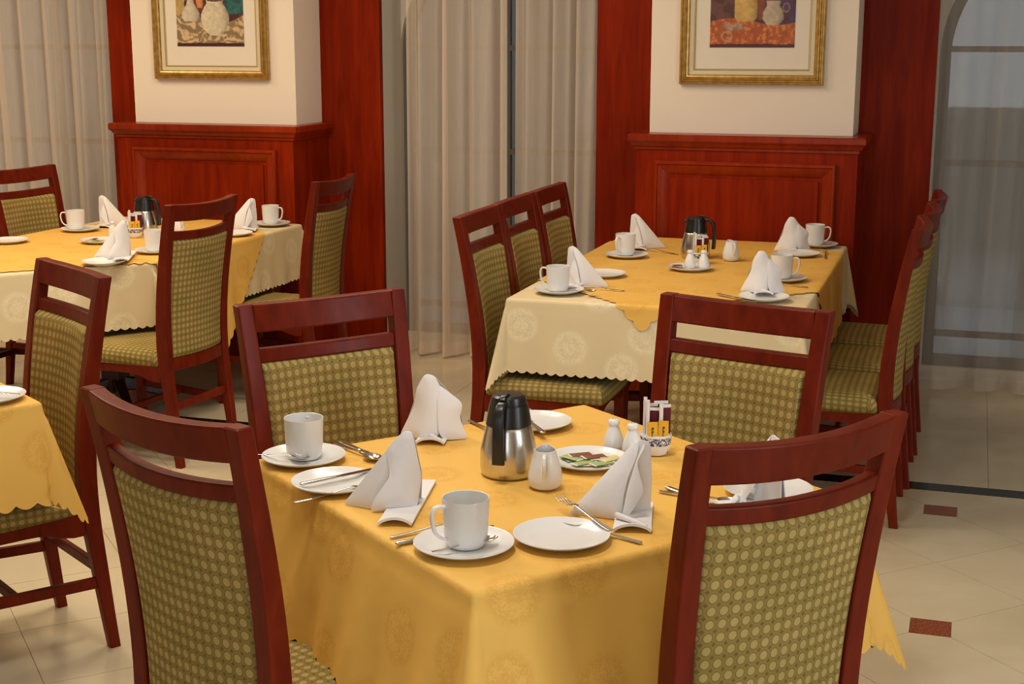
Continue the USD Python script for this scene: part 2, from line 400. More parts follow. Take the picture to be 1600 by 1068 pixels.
def pillar(xc, which):
    p = thing('pillar', 'white plaster pillar over cherry wood wainscot on the %s' % which, 'pillar', kind='structure')
    obj('plaster_shaft', box(xc - 0.465, xc + 0.465, 6.65, YW, 1.15, CEIL), 'plaster', p, False)
    # tall wood boards behind, each side
    for s in (-1, 1):
        a, b = sorted((xc + s * 0.40, xc + s * 0.80))
        obj('side_board', box(a, b, 6.95, 6.985, 0.0, CEIL), 'panel_wood', p, False)
        a, b = sorted((xc + s * 0.40, xc + s * 0.798))
        obj('reveal', box(a, b, 6.986, YW, 0.0, CEIL), 'reveal_paint', p, False)
    obj('wainscot_body', box(xc - 0.50, xc + 0.50, 6.53, 6.95, 0.0, 1.165), 'panel_wood', p, False)
    cap = sg.box(xc - 0.535, 6.495, xc + 0.535, 6.95)
    rings = []
    for ins, z in ((0.028, 1.150), (0.028, 1.162), (0.018, 1.166), (0.012, 1.178), (0.004, 1.186), (0.0, 1.192), (0.0, 1.214), (0.006, 1.220)):
        c = (cap.bounds[0] + ins, cap.bounds[1] + ins, cap.bounds[2] - ins, cap.bounds[3])
        rings.append([(c[0], c[1], z), (c[2], c[1], z), (c[2], c[3], z), (c[0], c[3], z)])
    obj('wainscot_cap', loft(rings), 'moulding_wood', p, 20)
    prof = [(0.0, 0.0), (0.0, 0.020), (0.006, 0.026), (0.014, 0.026), (0.018, 0.020), (0.030, 0.018), (0.046, 0.012), (0.058, 0.004), (0.064, 0.0)]
    for m in frame_ring(xc - 0.41, xc + 0.41, 0.22, 1.10, prof, 6.53):
        obj('panel_moulding', m, 'moulding_wood', p, 25)
    obj('raised_panel', box(xc - 0.335, xc + 0.335, 6.518, 6.532, 0.295, 1.025), 'panel_wood', p, False)
    obj('plinth', box(xc - 0.515, xc + 0.515, 6.505, 6.53, 0.0, 0.12), 'moulding_wood', p, False)
    return p
pillar(-3.735, 'left'); pillar(-0.985, 'right')

# ------------------------------------------------------------------ pictures
def still_life(kind, nx=150, nz=190):
    """Per-vertex colours of a plain painted still life of jars (u right, v up, aspect 1:1.25)."""
    u, v = np.meshgrid(np.linspace(0, 1, nx), np.linspace(0, 1.25, nz))
    P = np.stack([u * 9, v * 9, 0 * u], -1)
    n = meshkit.fbm(P, 4, 3) ; n2 = meshkit.fbm(P * 3.1, 3, 9)
    C = np.zeros(u.shape + (3,))
    def lay(mask, col, vary=0.25):
        C[mask] = (np.array(col) * (1 + vary * 2 * (n2 - 0.5))[..., None])[mask]
    def jar(cx, base, pts, col, tone):
        zz = (v - base); rr = np.interp(zz, [p[1] for p in pts], [p[0] for p in pts], left=-1, right=-1)
        m = np.abs(u - cx) < rr
        s = np.clip((u - cx) / np.maximum(rr, 1e-3), -1, 1)
        C[m] = (np.array(col) * (1 - 0.5 * np.clip(s, 0, 1) ** 2)[..., None] * (0.75 + 0.5 * n2)[..., None] + np.array(tone) * np.clip(n - .5, 0, 1)[..., None])[m]
    if kind == 0:
        lay(v > -1, (0.05, 0.012, 0.012)); lay(n > 0.55, (0.16, 0.02, 0.02))
        lay((u < 0.13 + .05 * (n - .5)), (0.45, 0.30, 0.10)); lay((u > 0.72) & (v > 0.42), (0.015, 0.09, 0.09), .8)
        lay((u > 0.80) & (v > 0.62), (0.42, 0.07, 0.03), .7)
        n3 = meshkit.fbm(P * 2.2 + 5, 4, 21); fold = 0.75 * np.sin(46 * (v + 0.12 * np.sin(5.2 * u + 1) + 0.30 * n)) + 3.2 * (n3 - 0.5)
        cl = v < 0.36 + 0.06 * np.sin(5 * u + 1) + 0.22 * np.clip(u - 0.72, 0, 1)
        C[cl] = (np.array((0.60, 0.42, 0.23)) * (0.36 + 0.64 * np.clip(fold + n2 - 0.3, 0, 1))[..., None])[cl]
        jar(0.22, 0.33, [(0.10, 0), (0.135, .05), (0.13, .11), (0.06, .22), (0.028, .34), (0.045, .40)], (0.55, 0.48, 0.36), (0.2, .1, .1))
        jar(0.36, 0.50, [(0.04, 0), (0.055, .1), (0.05, .22)], (0.50, 0.20, 0.07), (0.2, .1, 0))
        jar(0.58, 0.14, [(0.07, 0), (0.16, .07), (0.21, .20), (0.205, .28), (0.15, .38), (0.115, .42), (0.13, .46)], (0.60, 0.52, 0.37), (0.2, .15, 0))
        lay(((u - .58) / .12) ** 2 + ((v - .60) / .020) ** 2 < 1, (0.10, 0.05, 0.03))
        lay(v < 0.035 + .02 * n, (0.05, 0.008, 0.01))
    else:
        lay(v > -1, (0.07, 0.022, 0.016)); lay(n > 0.56, (0.13, 0.04, 0.03)); lay((u > .8) & (n > .5), (0.06, 0.03, 0.08))
        cl = v < 0.30 + 0.04 * np.sin(6 * u)
        lay(cl, (0.42, 0.09, 0.012), .5); lay(cl & (n2 > 0.62), (0.50, 0.18, 0.05))
        jar(0.42, 0.30, [(0.10, 0), (0.135, .05), (0.135, .25), (0.11, .45), (0.08, .60), (0.10, .70)], (0.55, 0.34, 0.09), (0.3, .2, .05))
        jar(0.60, 0.32, [(0.03, 0), (0.05, .2), (0.045, .5)], (0.22, 0.05, 0.02), (0, 0, 0))
        jar(0.74, 0.26, [(0.07, 0), (0.125, .07), (0.115, .16), (0.075, .22), (0.085, .28)], (0.46, 0.36, 0.25), (0.1, .1, .1))
        r = np.hypot((u - .89) / 0.045, (v - .46) / .06); lay((r < 1) & (r > .62), (0.20, 0.11, 0.10))
        r = np.hypot((u - .20) / 0.07, (v - .13) / .06); lay((r < 1) & (r > .68), (0.42, 0.22, 0.12)); lay(np.hypot((u - .28) / .13, (v - .24) / .045) < 1, (0.34, 0.19, 0.12), .9)
        lay(v < 0.03 + .025 * n, (0.08, 0.015, 0.015))
    return np.clip(C, 0.004, 0.9)

def picture(xc, kind, label):
    t = thing('framed_picture', label, 'picture', group=None)
    w, z0, hgt, y = 0.652, 1.443, 0.86, 6.648
    x0, x1, z1 = xc - w / 2, xc + w / 2, z0 + hgt
    prof = [(0.0, 0.0), (0.0, 0.024), (0.004, 0.030), (0.010, 0.031), (0.014, 0.026), (0.018, 0.026), (0.022, 0.033), (0.028, 0.034), (0.033, 0.027), (0.040, 0.024), (0.044, 0.018), (0.044, 0.0)]
    for m in frame_ring(x0, x1, z0, z1, prof, y):
        obj('frame_side', m, 'gold_leaf', t, 25)
    for m in frame_ring(x0 + 0.042, x1 - 0.042, z0 + 0.042, z1 - 0.042, [(0, 0), (0, 0.018), (0.022, 0.014), (0.022, 0)], y):
        obj('liner_side', m, 'frame_liner', t, 20)
    for m in frame_ring(x0 + 0.063, x1 - 0.063, z0 + 0.063, z1 - 0.063, [(0, 0), (0, 0.016), (0.004, 0.017), (0.007, 0.011), (0.007, 0)], y):
        obj('gold_slip', m, 'gold_slip', t, 20)
    obj('mat_board', box(x0 + 0.065, x1 - 0.065, y - 0.009, y - 0.001, z0 + 0.065, z1 - 0.065), 'mat_board', t, False)
    px0, px1, pz0 = x0 + 0.135, x1 - 0.135, z0 + 0.165
    C = still_life(kind); nz, nx = C.shape[:2]
    X, Z = np.meshgrid(np.linspace(px0, px1, nx), np.linspace(pz0, pz0 + 1.25 * (px1 - px0), nz))
    v = np.stack([X, np.full_like(X, y - 0.0105), Z], -1).reshape(-1, 3)
    a = (np.arange(nz - 1)[:, None] * nx + np.arange(nx - 1)).ravel()
    f = np.vstack([np.stack([a, a + 1, a + nx + 1], 1), np.stack([a, a + nx + 1, a + nx], 1)])
    o = obj('print', TM(v, f), 'print_paper', t, False, label='painted still life of jars on cloth')
    UsdGeom.PrimvarsAPI(o).CreatePrimvar('print_color', Sdf.ValueTypeNames.Color3fArray, 'vertex').Set(Vt.Vec3fArray.FromNumpy(C.reshape(-1, 3).astype(np.float32)))
picture(-3.733, 0, 'gold framed still life of white jars, on the left pillar')
picture(-0.985, 1, 'gold framed still life of orange cloth and jugs, on the right pillar')

# ------------------------------------------------------------------ curtains
def curtain(x0, x1, y, seed, label, amp=0.035, pitch=0.085, zt=2.9, lean=0.0, cloth='sheer_cloth'):
    r = np.random.default_rng(seed)
    n = int((x1 - x0) / 0.006)
    s = np.linspace(0, 1, n); m = 44
    z = np.linspace(0.015, zt, m)
    S, Z = np.meshgrid(s, z)
    warp = np.cumsum(0.35 + r.random(40)); warp = np.interp(np.linspace(0, 1, n), np.linspace(0, 1, 40), warp / warp[-1])
    ph = 2 * PI * warp * (x1 - x0) / pitch
    a = amp * (0.55 + 0.7 * np.interp(s, np.linspace(0, 1, 12), r.random(12)))
    low = 1 - Z / zt
    Y = y + a[None] * np.sin(ph[None] + 0.5 * low * np.sin(3 * s)[None]) * (0.75 + 0.5 * low) + 0.42 * a[None] * np.sin(2.1 * ph[None] + 1.3 + 2 * low)
    X = x0 + (x1 - x0) * S + 0.010 * np.cos(ph[None]) + lean * low * (1 - S) 
    v = np.stack([X, Y, Z + 0.004 * np.sin(ph[None]) * (Z < 0.1)], -1).reshape(-1, 3)
    k = (np.arange(m - 1)[:, None] * n + np.arange(n - 1)).ravel()
    f = np.vstack([np.stack([k, k + 1, k + n + 1], 1), np.stack([k, k + n + 1, k + n], 1)])
    t = thing('sheer_curtain', label, 'curtain', group=None)
    obj('curtain_cloth', TM(v, f), cloth, t, True)
    # hem band at the foot
    rows = z < 0.10; mm = rows.sum()
    vv = np.stack([X[:mm], Y[:mm] - 0.002, Z[:mm]], -1).reshape(-1, 3); k = (np.arange(mm - 1)[:, None] * n + np.arange(n - 1)).ravel()
    ff = np.vstack([np.stack([k, k + 1, k + n + 1], 1), np.stack([k, k + n + 1, k + n], 1)])
    obj('hem', TM(vv, ff), cloth, t, True)
YC = 6.99
curtain(-5.75, -4.555, 7.02, 3, 'sheer beige curtain at the far left, beside the left pillar', pitch=0.17, amp=0.045, lean=0.10)
curtain(-2.82, -2.245, YC, 11, 'sheer beige curtain beside the left pillar, between the two pillars', pitch=0.155, amp=0.062)
curtain(-2.235, -1.775, YC + 0.01, 12, 'sheer beige curtain beside the right pillar, between the two pillars', pitch=0.14, amp=0.058)
curtain(-0.165, 1.0, 7.0, 15, 'dim sheer curtain at the far right, behind the row of chairs', amp=0.045, pitch=0.21, cloth='thin_dim_sheer_cloth', lean=-0.06)

# ------------------------------------------------------------------ dining chairs
HW = 0.222                     # half width at the top of the back
def back_y(z):                 # rear curve of the back posts (centre line)
    return float(np.interp(z, [0, 0.12, 0.25, 0.36, 0.46, 0.56, 0.68, 0.80, 0.92, 1.035], [-0.262, -0.247, -0.232, -0.219, -0.212, -0.214, -0.224, -0.241, -0.262, -0.286]))
_zz = np.array([0, 0.12, 0.25, 0.36, 0.46, 0.56, 0.68, 0.80, 0.92, 1.035]); _yy = np.array([back_y(z) for z in _zz])
from scipy.interpolate import CubicSpline
_bs = CubicSpline(_zz, _yy)
def half_x(z):                 # outer half width of the posts
    return float(np.interp(z, [0, 0.46, 1.035], [0.200, 0.204, HW]))
BOW = 0.028; DIP = 0.008

def make_chair(loc, rotz, label, group):
    t = thing('dining_chair', label, 'chair', loc, rotz, group)
    # back posts (rear leg and stile in one)
    for s in (-1, 1):
        zs = np.linspace(0.0, 1.032, 22); path, size = [], []
        for z in zs:
            w = np.interp(z, [0, 0.3, 0.46, 0.8, 1.035], [0.030, 0.037, 0.042, 0.041, 0.038]); d = np.interp(z, [0, 0.3, 0.46, 0.6, 1.035], [0.030, 0.042, 0.050, 0.046, 0.034])
            q = rrect(w, d, 0.005, 3); path.append(np.column_stack([q[:, 0] + s * (half_x(z) - w / 2), q[:, 1] + _bs(z), np.full(len(q), z)]))
        q = rrect(w - 0.006, d - 0.006, 0.003, 3); path.append(np.column_stack([q[:, 0] + s * (half_x(z) - w / 2), q[:, 1] + _bs(z), np.full(len(q), 1.0345)]))
        obj('back_post', loft(path), 'chair_wood', t, 35)
    def arc(z, xin, n, yoff=0.0):
        xs = np.linspace(-xin, xin, n)
        return [(x, _bs(z) - BOW * (1 - (x / xin) ** 2) + yoff, z) for x in xs]
    def arc_rail(zc, h, dpt, inset=0.034, dip=DIP):
        xin = half_x(zc) - inset
        xs = np.linspace(-xin, xin, 19); rings = []
        q = rrect(dpt, h, 0.005, 3)
        for x in xs:
            c = -BOW * (1 - (x / (xin + 0.006)) ** 2); nx = np.array([2 * BOW * x / xin ** 2 * -1, 1.0]); nx /= np.linalg.norm(nx)
            slope = float(_bs(zc, 1))
            dz = -dip * (1 - (x / (xin + 0.006)) ** 2)
            rings.append([(x + a * nx[0] * 1.0, _bs(zc) + c + a * nx[1] + slope * b, zc + b + dz) for a, b in q])
        return loft(rings)
    obj('crest_rail', arc_rail(1.002, 0.0645, 0.0335), 'chair_wood', t, 35)
    obj('back_rail', arc_rail(0.914, 0.033, 0.026), 'chair_wood', t, 35)
    obj('lower_rail', arc_rail(0.405, 0.050, 0.026, dip=0.0), 'chair_wood', t, 35)
    # upholstered back: front and rear faces in one padded shell, wrapped round
    z0, z1 = 0.428, 0.899; nz, nx = 34, 25
    Z = np.linspace(z0, z1, nz); front, rear = [], []
    for z in Z:
        xin = half_x(z) - 0.041; ez = np.clip(min(z - z0, z1 - z) / 0.016, 0, 1)
        ez = math.sqrt(max(1 - (1 - ez) ** 2, 0))
        a, b = [], []
        for x in np.linspace(-1, 1, nx):
            X = xin * np.sign(x) * (1 - (1 - abs(x)) ** 1.35)
            ex = np.clip((xin - abs(X)) / 0.014, 0, 1); ex = math.sqrt(max(1 - (1 - ex) ** 2, 0)); e = min(ex, ez)
            y = _bs(z) - BOW * (1 - (X / (xin + .007)) ** 2)
            zz_ = z - DIP * (1 - (X / xin) ** 2) * np.clip((z - 0.70) / 0.2, 0, 1)
            a.append((X, y + 0.004 + 0.022 * e, zz_)); b.append((X, y - 0.006 - 0.012 * e, zz_))
        front.append(a); rear.append(b)
    front, rear = np.array(front), np.array(rear)
    def grid(G, flip):
        k = (np.arange(nz - 1)[:, None] * nx + np.arange(nx - 1)).ravel()
        f = np.vstack([np.stack([k, k + 1, k + nx + 1], 1), np.stack([k, k + nx + 1, k + nx], 1)])
        return (f[:, ::-1] if flip else f)
    v = np.vstack([front.reshape(-1, 3), rear.reshape(-1, 3)]); f = np.vstack([grid(front, True), grid(rear, False) + nz * nx])
    edge = list(range(nx)) + [r * nx + nx - 1 for r in range(1, nz)] + [(nz - 1) * nx + c for c in range(nx - 2, -1, -1)] + [r * nx for r in range(nz - 2, 0, -1)]
    for p, q in zip(edge, edge[1:] + edge[:1]):
        f = np.vstack([f, [[p, q, q + nz * nx], [p, q + nz * nx, p + nz * nx]]])
    pad = TM(v, f)
    if pad.volume < 0:
        pad.invert()
    uv = np.stack([v[:, 0], v[:, 2]], 1)
    ob = obj('back_cushion', pad, 'chair_fabric', t, True, uv)
    # piping round the rear and front faces
    for G, off in ((front, 0.001), (rear, -0.001)):
        loop = np.array([(front if off > 0 else rear).reshape(-1, 3)[e] for e in edge]); loop = np.vstack([loop, loop[:1]])
        obj('piping', tube(loop[::1], 0.0022, 5), 'chair_piping', ob, True)
    # seat cushion
    n = 30; U = np.linspace(-1, 1, n); V = np.linspace(-1, 1, n)
    top = []
    def seat_pt(u, v):
        y = np.interp(v, [-1, 1], [-0.188, 0.245]); hw = np.interp(v, [-1, 1], [0.196, 0.222])
        return u * hw, y + 0.012 * (1 - u * u) * max(v, 0)
    verts = []
    for v_ in V:
        for u_ in U:
            x, y = seat_pt(np.sign(u_) * (1 - (1 - abs(u_)) ** 1.5), np.sign(v_) * (1 - (1 - abs(v_)) ** 1.5))
            verts.append((x, y, 0.0))
    verts = np.array(verts)
    outl = sg.Polygon([seat_pt(-1, -1), seat_pt(1, -1)] + [seat_pt(u, 1) for u in np.linspace(1, -1, 15)])
    dist = shapely.distance(shapely.points(verts[:, :2]), outl.exterior)
    e = np.clip(dist / 0.045, 0, 1); e = np.sqrt(1 - (1 - e) ** 2)
    verts[:, 2] = 0.428 + 0.032 * e + 0.006 * np.clip(dist / 0.16, 0, 1)
    k = (np.arange(n - 1)[:, None] * n + np.arange(n - 1)).ravel()
    f = np.vstack([np.stack([k, k + 1, k + n + 1], 1), np.stack([k, k + n + 1, k + n], 1)])
    edge2 = list(range(n)) + [r * n + n - 1 for r in range(1, n)] + [(n - 1) * n + c for c in range(n - 2, -1, -1)] + [r * n for r in range(n - 2, 0, -1)]
    low = verts[edge2].copy(); low[:, 2] = 0.398
    vv = np.vstack([verts, low, [[0, 0.03, 0.398]]]); m0 = len(verts); L = len(edge2)
    for i in range(L):
        j = (i + 1) % L
        f = np.vstack([f, [[edge2[j], edge2[i], m0 + i], [edge2[j], m0 + i, m0 + j], [m0 + j, m0 + i, m0 + L]]])
    drop = 0.466 - vv[:, 2]; ax = vv[:, 0] / 0.215; ay = (vv[:, 1] - 0.03) / 0.215
    front_ = np.abs(ay) > np.abs(ax)
    uv = np.stack([vv[:, 0] + np.where(front_, 0, np.sign(ax) * drop), vv[:, 1] + np.where(front_, np.sign(ay) * drop, 0)], 1)
    obj('seat_cushion', TM(vv, f), 'chair_fabric', t, True, uv)
    # aprons, with a gentle arch on the underside
    def apron(a, b, th):
        a, b = np.array(a), np.array(b); n_ = 13; rings = []
        d = (b - a) / np.linalg.norm(b - a); nn = np.array([-d[1], d[0]])
        for s in np.linspace(0, 1, n_):
            c = a + (b - a) * s; lo = 0.338 + 0.026 * max(0, 1 - (abs(s - .5) / .36) ** 4) if abs(s - .5) < .36 else 0.338
            rings.append([(c[0] - nn[0] * th / 2, c[1] - nn[1] * th / 2, lo), (c[0] + nn[0] * th / 2, c[1] + nn[1] * th / 2, lo),
                          (c[0] + nn[0] * th / 2, c[1] + nn[1] * th / 2, 0.3985), (c[0] - nn[0] * th / 2, c[1] - nn[1] * th / 2, 0.3985)])
        return loft(rings)
    fx, fy = 0.195, 0.212
    obj('apron', apron((-fx + .015, fy + .004), (fx - .015, fy + .004), 0.020), 'chair_wood', t, 30)
    for s in (-1, 1):
        obj('apron', apron((s * fx, fy - .015), (s * 0.188, -0.195), 0.020), 'chair_wood', t, 30)
        zs = np.linspace(0, 0.398, 9)
        path = [(s * (fx - 0.002 + 0.004 * (1 - z / .4)), fy, z) for z in zs]
        obj('front_leg', sweep(path, [(np.interp(z, [0, .3, .4], [0.026, 0.038, 0.040]),) * 2 for z in zs], 0.004, (1, 0, 0)), 'chair_wood', t, 35)
        obj('stretcher', sweep([(s * 0.204, fy - .012, 0.215), (s * 0.196, 0, 0.205), (s * 0.186, -0.222, 0.195)], [(0.018, 0.030)] * 3, 0.003, (1, 0, 0)), 'chair_wood', t, 35)
    obj('stretcher', sweep([(-0.172, -0.232, 0.235), (0, -0.232, 0.235), (0.172, -0.232, 0.235)], [(0.018, 0.030)] * 3, 0.003, (0, 1, 0)), 'chair_wood', t, 35)
    obj('stretcher', sweep([(-0.190, 0.0, 0.205), (0, 0.0, 0.205), (0.190, 0.0, 0.205)], [(0.018, 0.026)] * 3, 0.003, (0, 1, 0)), 'chair_wood', t, 35)
    return t

def chair_at(mid, rotz, label, group=None):
    """mid: middle of the rear top edge of the back."""
    a = math.radians(rotz); off = 0.303
    loc = (mid[0] + off * -math.sin(a), mid[1] + off * math.cos(a), 0.0)
    return place('chair', make_chair, loc, rotz, label, group)

G1 = 'chairs at the nearest yellow table'; G2 = 'chairs in a row by the middle curtain'; G3 = 'chairs in a row by the right curtain'; G4 = 'chairs at the far left table'
chair_at((-1.290, 2.047), -23.0, 'nearest left cherry wood chair, its olive dotted back turned to the viewer', G1)
chair_at((-0.220, 2.238), 48.3, 'nearest right cherry wood chair, its curved crest at the edge of the nearest table', G1)
chair_at((-1.493, 3.124), -129.0, 'cherry wood chair behind the lone mug on the nearest table', G1)
chair_at((-0.487, 3.373), 162.6, 'cherry wood chair behind the sugar packet bowl on the nearest table', G1)
chair_at((-2.313, 3.339), 147.0, 'cherry wood chair tucked under the small yellow table at lower left')
chair_at((-2.822, 4.932), 84.0, 'cherry wood chair with narrow dotted back, in front of the orange lit left table end', G4)
chair_at((-2.720, 5.930), 92.0, 'cherry wood chair seen edge-on by the wood board of the left pillar', G4)
chair_at((-4.415, 5.925), -99.0, 'cherry wood chair at far left in front of the left sheer curtain', G4)
chair_at((-4.560, 5.400), -93.0, 'cherry wood chair mostly cut off at far left, only legs under the table', G4)
for (m, rz, l) in (((-1.722, 4.915), -90.0, 'first chair of the row by the middle curtain, nearest the viewer'), ((-1.728, 5.372), -90.0, 'middle chair of the row by the middle curtain'), ((-1.722, 5.830), -90.5, 'last chair of the row by the middle curtain, nearest the right pillar')):
    chair_at(m, rz, l, G2)
for (m, rz, l) in (((-0.140, 5.065), 90.0, 'first chair of the row at the right end, nearest the viewer'), ((-0.122, 5.535), 90.0, 'middle chair of the row at the right end'), ((-0.112, 6.010), 90.0, 'last chair of the row at the right end, nearest the wood board')):
    chair_at(m, rz, l, G3)

# ------------------------------------------------------------------ tables and cloths
ZT = 0.750
def drape(table, cloth, z, mat, name, label, catg, scallop=0.04, scd=0.010, flare=0.10, fin=0.40, lift=0.0, step=0.012, wave=0.010, seed=1, rr=0.012, group=None, uvrot=0.0, flare_fn=None):
    """A cloth (plane polygon in the flattened state) laid over a convex table polygon; beyond its edge it falls."""
    ring = np.array(cloth.exterior.coords)[:-1]; pts = []
    ext = cloth.exterior; n = round(ext.length / scallop); m = n * 6; Ls = np.arange(m) / m * ext.length
    C0 = np.array([ext.interpolate(l).coords[0] for l in Ls]); tan = np.roll(C0, -1, axis=0) - np.roll(C0, 1, axis=0); tan /= np.linalg.norm(tan, axis=1, keepdims=True)
    hem = C0 + np.stack([tan[:, 1], -tan[:, 0]], 1) * scd * (np.abs(np.sin(PI * np.arange(m) / 6)) - 0.6)[:, None]; poly = sg.Polygon(hem).buffer(0)
    x0, y0, x1, y1 = poly.bounds
    gx, gy = np.meshgrid(np.arange(x0, x1, step), np.arange(y0, y1, step)); G = np.stack([gx.ravel(), gy.ravel()], 1)
    tring = np.array(table.exterior.coords)[:-1]
    inner = shapely.contains_xy(poly.buffer(-step * 0.6), G[:, 0], G[:, 1])
    tb = table.exterior; dt = shapely.distance(shapely.points(G), tb)
    G = G[inner & (dt > step * 0.4) & ((dt < 0.5))]
    lines = []
    for dd in (0.0, rr * 0.5, rr, rr * 1.6):
        o = table.buffer(dd, quad_segs=5).exterior; Ls = np.linspace(0, o.length, int(o.length / step)); lines.append(np.array([o.interpolate(l).coords[0] for l in Ls]))
    lines = np.vstack(lines); lines = lines[shapely.contains_xy(poly.buffer(-step * 0.4), lines[:, 0], lines[:, 1])]
    Pn = np.vstack([hem, G, lines]); Pn = np.unique(np.round(Pn, 5), axis=0)
    D = Delaunay(Pn); F = D.simplices
    cen = Pn[F].mean(1); F = F[shapely.contains_xy(poly, cen[:, 0], cen[:, 1])]
    e1 = Pn[F[:, 1]] - Pn[F[:, 0]]; e2 = Pn[F[:, 2]] - Pn[F[:, 0]]
    cr = e1[:, 0] * e2[:, 1] - e1[:, 1] * e2[:, 0]; F[cr < 0] = F[cr < 0][:, ::-1]; F = F[np.abs(cr) > 1e-9]
    # map
    sp = shapely.points(Pn); s = shapely.line_locate_point(tb, sp); c = shapely.get_coordinates(shapely.line_interpolate_point(tb, s))
    ins = shapely.contains_xy(table, Pn[:, 0], Pn[:, 1])
    vec = Pn - c; d = np.linalg.norm(vec, axis=1); d[ins] = 0
    nrm = vec / np.maximum(d, 1e-9)[:, None]
    V = np.zeros((len(Pn), 3)); V[:, :2] = Pn; V[:, 2] = z
    r = np.random.default_rng(seed)
    for i in np.nonzero(d > 1e-7)[0]:
        di = d[i]; n = nrm[i]
        # corner or edge
        k = np.argmin(np.linalg.norm(tring - c[i], axis=1)); at_corner = np.linalg.norm(tring[k] - c[i]) < 1e-6
        fl = flare if flare_fn is None else flare_fn(n)
        if at_corner:
            p0, p1, p2 = tring[k - 1], tring[k], tring[(k + 1) % len(tring)]
            n0 = np.array([(p1 - p0)[1], -(p1 - p0)[0]]); n1 = np.array([(p2 - p1)[1], -(p2 - p1)[0]])
            a0, a1, aa = [math.atan2(q[1], q[0]) for q in (n0, n1, n)]
            tot = (a1 - a0) % (2 * PI); fr = ((aa - a0) % (2 * PI)) / max(tot, 1e-6); fr = min(max(fr, 0), 1) if fr < 1.5 else 0
            w = math.sin(PI * fr) ** 1.5; fl = fl + (fin - fl) * w
        arc_ = rr * PI / 2
        if di < arc_:
            th = di / rr; o = rr * math.sin(th); dz = rr * (1 - math.cos(th))
        else:
            e = di - arc_; fl2 = min(fl * min(1.0, e / 0.05 + 0.25), 0.8)
            if not at_corner:
                fl2 += wave / 0.25 * math.sin(2 * PI * s[i] / 0.29 + seed) * min(e / 0.2, 1.0) * 0.7 + wave / 0.25 * 0.5 * math.sin(2 * PI * s[i] / 0.13 + 2 * seed) * min(e / 0.2, 1.0)
            o = rr + e * fl2; dz = rr + e * math.sqrt(max(1 - fl2 * fl2, 0.1))
        V[i, :2] = c[i] + n * (o + lift); V[i, 2] = z - dz
    ca, sa = math.cos(uvrot), math.sin(uvrot)
    uv = np.stack([Pn[:, 0] * ca - Pn[:, 1] * sa, Pn[:, 0] * sa + Pn[:, 1] * ca], 1)
    o = obj(name, TM(V, F), mat, None, True, uv)
    return tag(o, label, catg, group)

def rect_poly(cx, cy, ux, uy, a, b):
    """Rectangle with sides a along (ux,uy), b across, CCW."""
    u = np.array([ux, uy]); u = u / np.linalg.norm(u); v = np.array([-u[1], u[0]]); c = np.array([cx, cy])
    return sg.Polygon([c - u * a / 2 - v * b / 2, c + u * a / 2 - v * b / 2, c + u * a / 2 + v * b / 2, c - u * a / 2 + v * b / 2])

def make_table(poly, label, ang=45.0, zt=ZT - 0.003):
    c = np.array(poly.centroid.coords[0])
    t = thing('dining_table', label, 'table')
    obj('tabletop', prism(poly.buffer(-0.006), zt - 0.03, zt), 'table_wood', t, False)
    obj('pedestal', box(c[0] - .045, c[0] + .045, c[1] - .045, c[1] + .045, 0.06, zt - 0.05), 'table_wood', t, False)
    obj('top_plate', box(c[0] - .22, c[0] + .22, c[1] - .22, c[1] + .22, zt - 0.05, zt - 0.03), 'table_wood', t, False)
    for k in range(4):
        a = math.radians(ang + 90 * k); d = np.array([math.cos(a), math.sin(a), 0]); p0 = np.array([c[0], c[1], 0])
        path = [p0 + d * r_ + np.array([0, 0, z_]) for r_, z_ in ((0.03, 0.10), (0.10, 0.085), (0.19, 0.050), (0.26, 0.022))]
        obj('foot', sweep(path, [(0.05, 0.06), (0.05, 0.055), (0.045, 0.045), (0.04, 0.035)], 0.006, (-d[1], d[0], 0)), 'table_wood', t, 30)
        path = [p0 + d * r_ + np.array([0, 0, z_]) for r_, z_ in ((0.04, 0.50), (0.07, 0.59), (0.13, 0.65), (0.20, zt - 0.055))]
        obj('bracket', sweep(path, [(0.03, 0.035)] * 4, 0.005, (-d[1], d[0], 0)), 'table_wood', t, 30)
    return t
# nearest table (rotated about 51 degrees)
a51 = math.radians(51.0); uA = np.array([math.cos(a51), math.sin(a51)]); vA = np.array([-uA[1], uA[0]])
cornerA = np.array([-0.741, 2.118]); LA, WA = 0.875, 0.895
tabA = sg.Polygon([cornerA, cornerA + uA * LA, cornerA + uA * LA + vA * WA, cornerA + vA * WA])
# small table at lower left
aD = math.radians(147.0); uD = np.array([math.cos(aD), math.sin(aD)]); vD = np.array([-uD[1], uD[0]])
cornerD = np.array([-2.205, 2.972]); tabD = sg.Polygon([cornerD, cornerD + uD * 0.9, cornerD + uD * 0.9 + vD * 0.9, cornerD + vD * 0.9])
tabB = sg.Polygon([(-1.530, 4.752), (-0.515, 4.752), (-0.515, 6.450), (-1.530, 6.450)])
tabC = sg.Polygon([(-3.745, 4.445), (-3.175, 5.085), (-3.150, 6.405), (-4.150, 6.405), (-4.200, 4.900)])
make_table(tabA, 'small square table hidden under the nearest yellow cloth', 6.0)
make_table(tabB, 'long table hidden under the white cloth by the right pillar')
make_table(tabC, 'long table hidden under the white cloth by the left pillar')
make_table(tabD, 'small square table hidden under the yellow cloth at lower left')
def hem_of(poly, h, rc=0.09):
    return sg.polygon.orient(poly.buffer(h, join_style=2, mitre_limit=6).buffer(-rc, join_style=2).buffer(rc, quad_segs=8), 1.0)
tabA, tabB, tabC, tabD = [sg.polygon.orient(p, 1.0) for p in (tabA, tabB, tabC, tabD)]
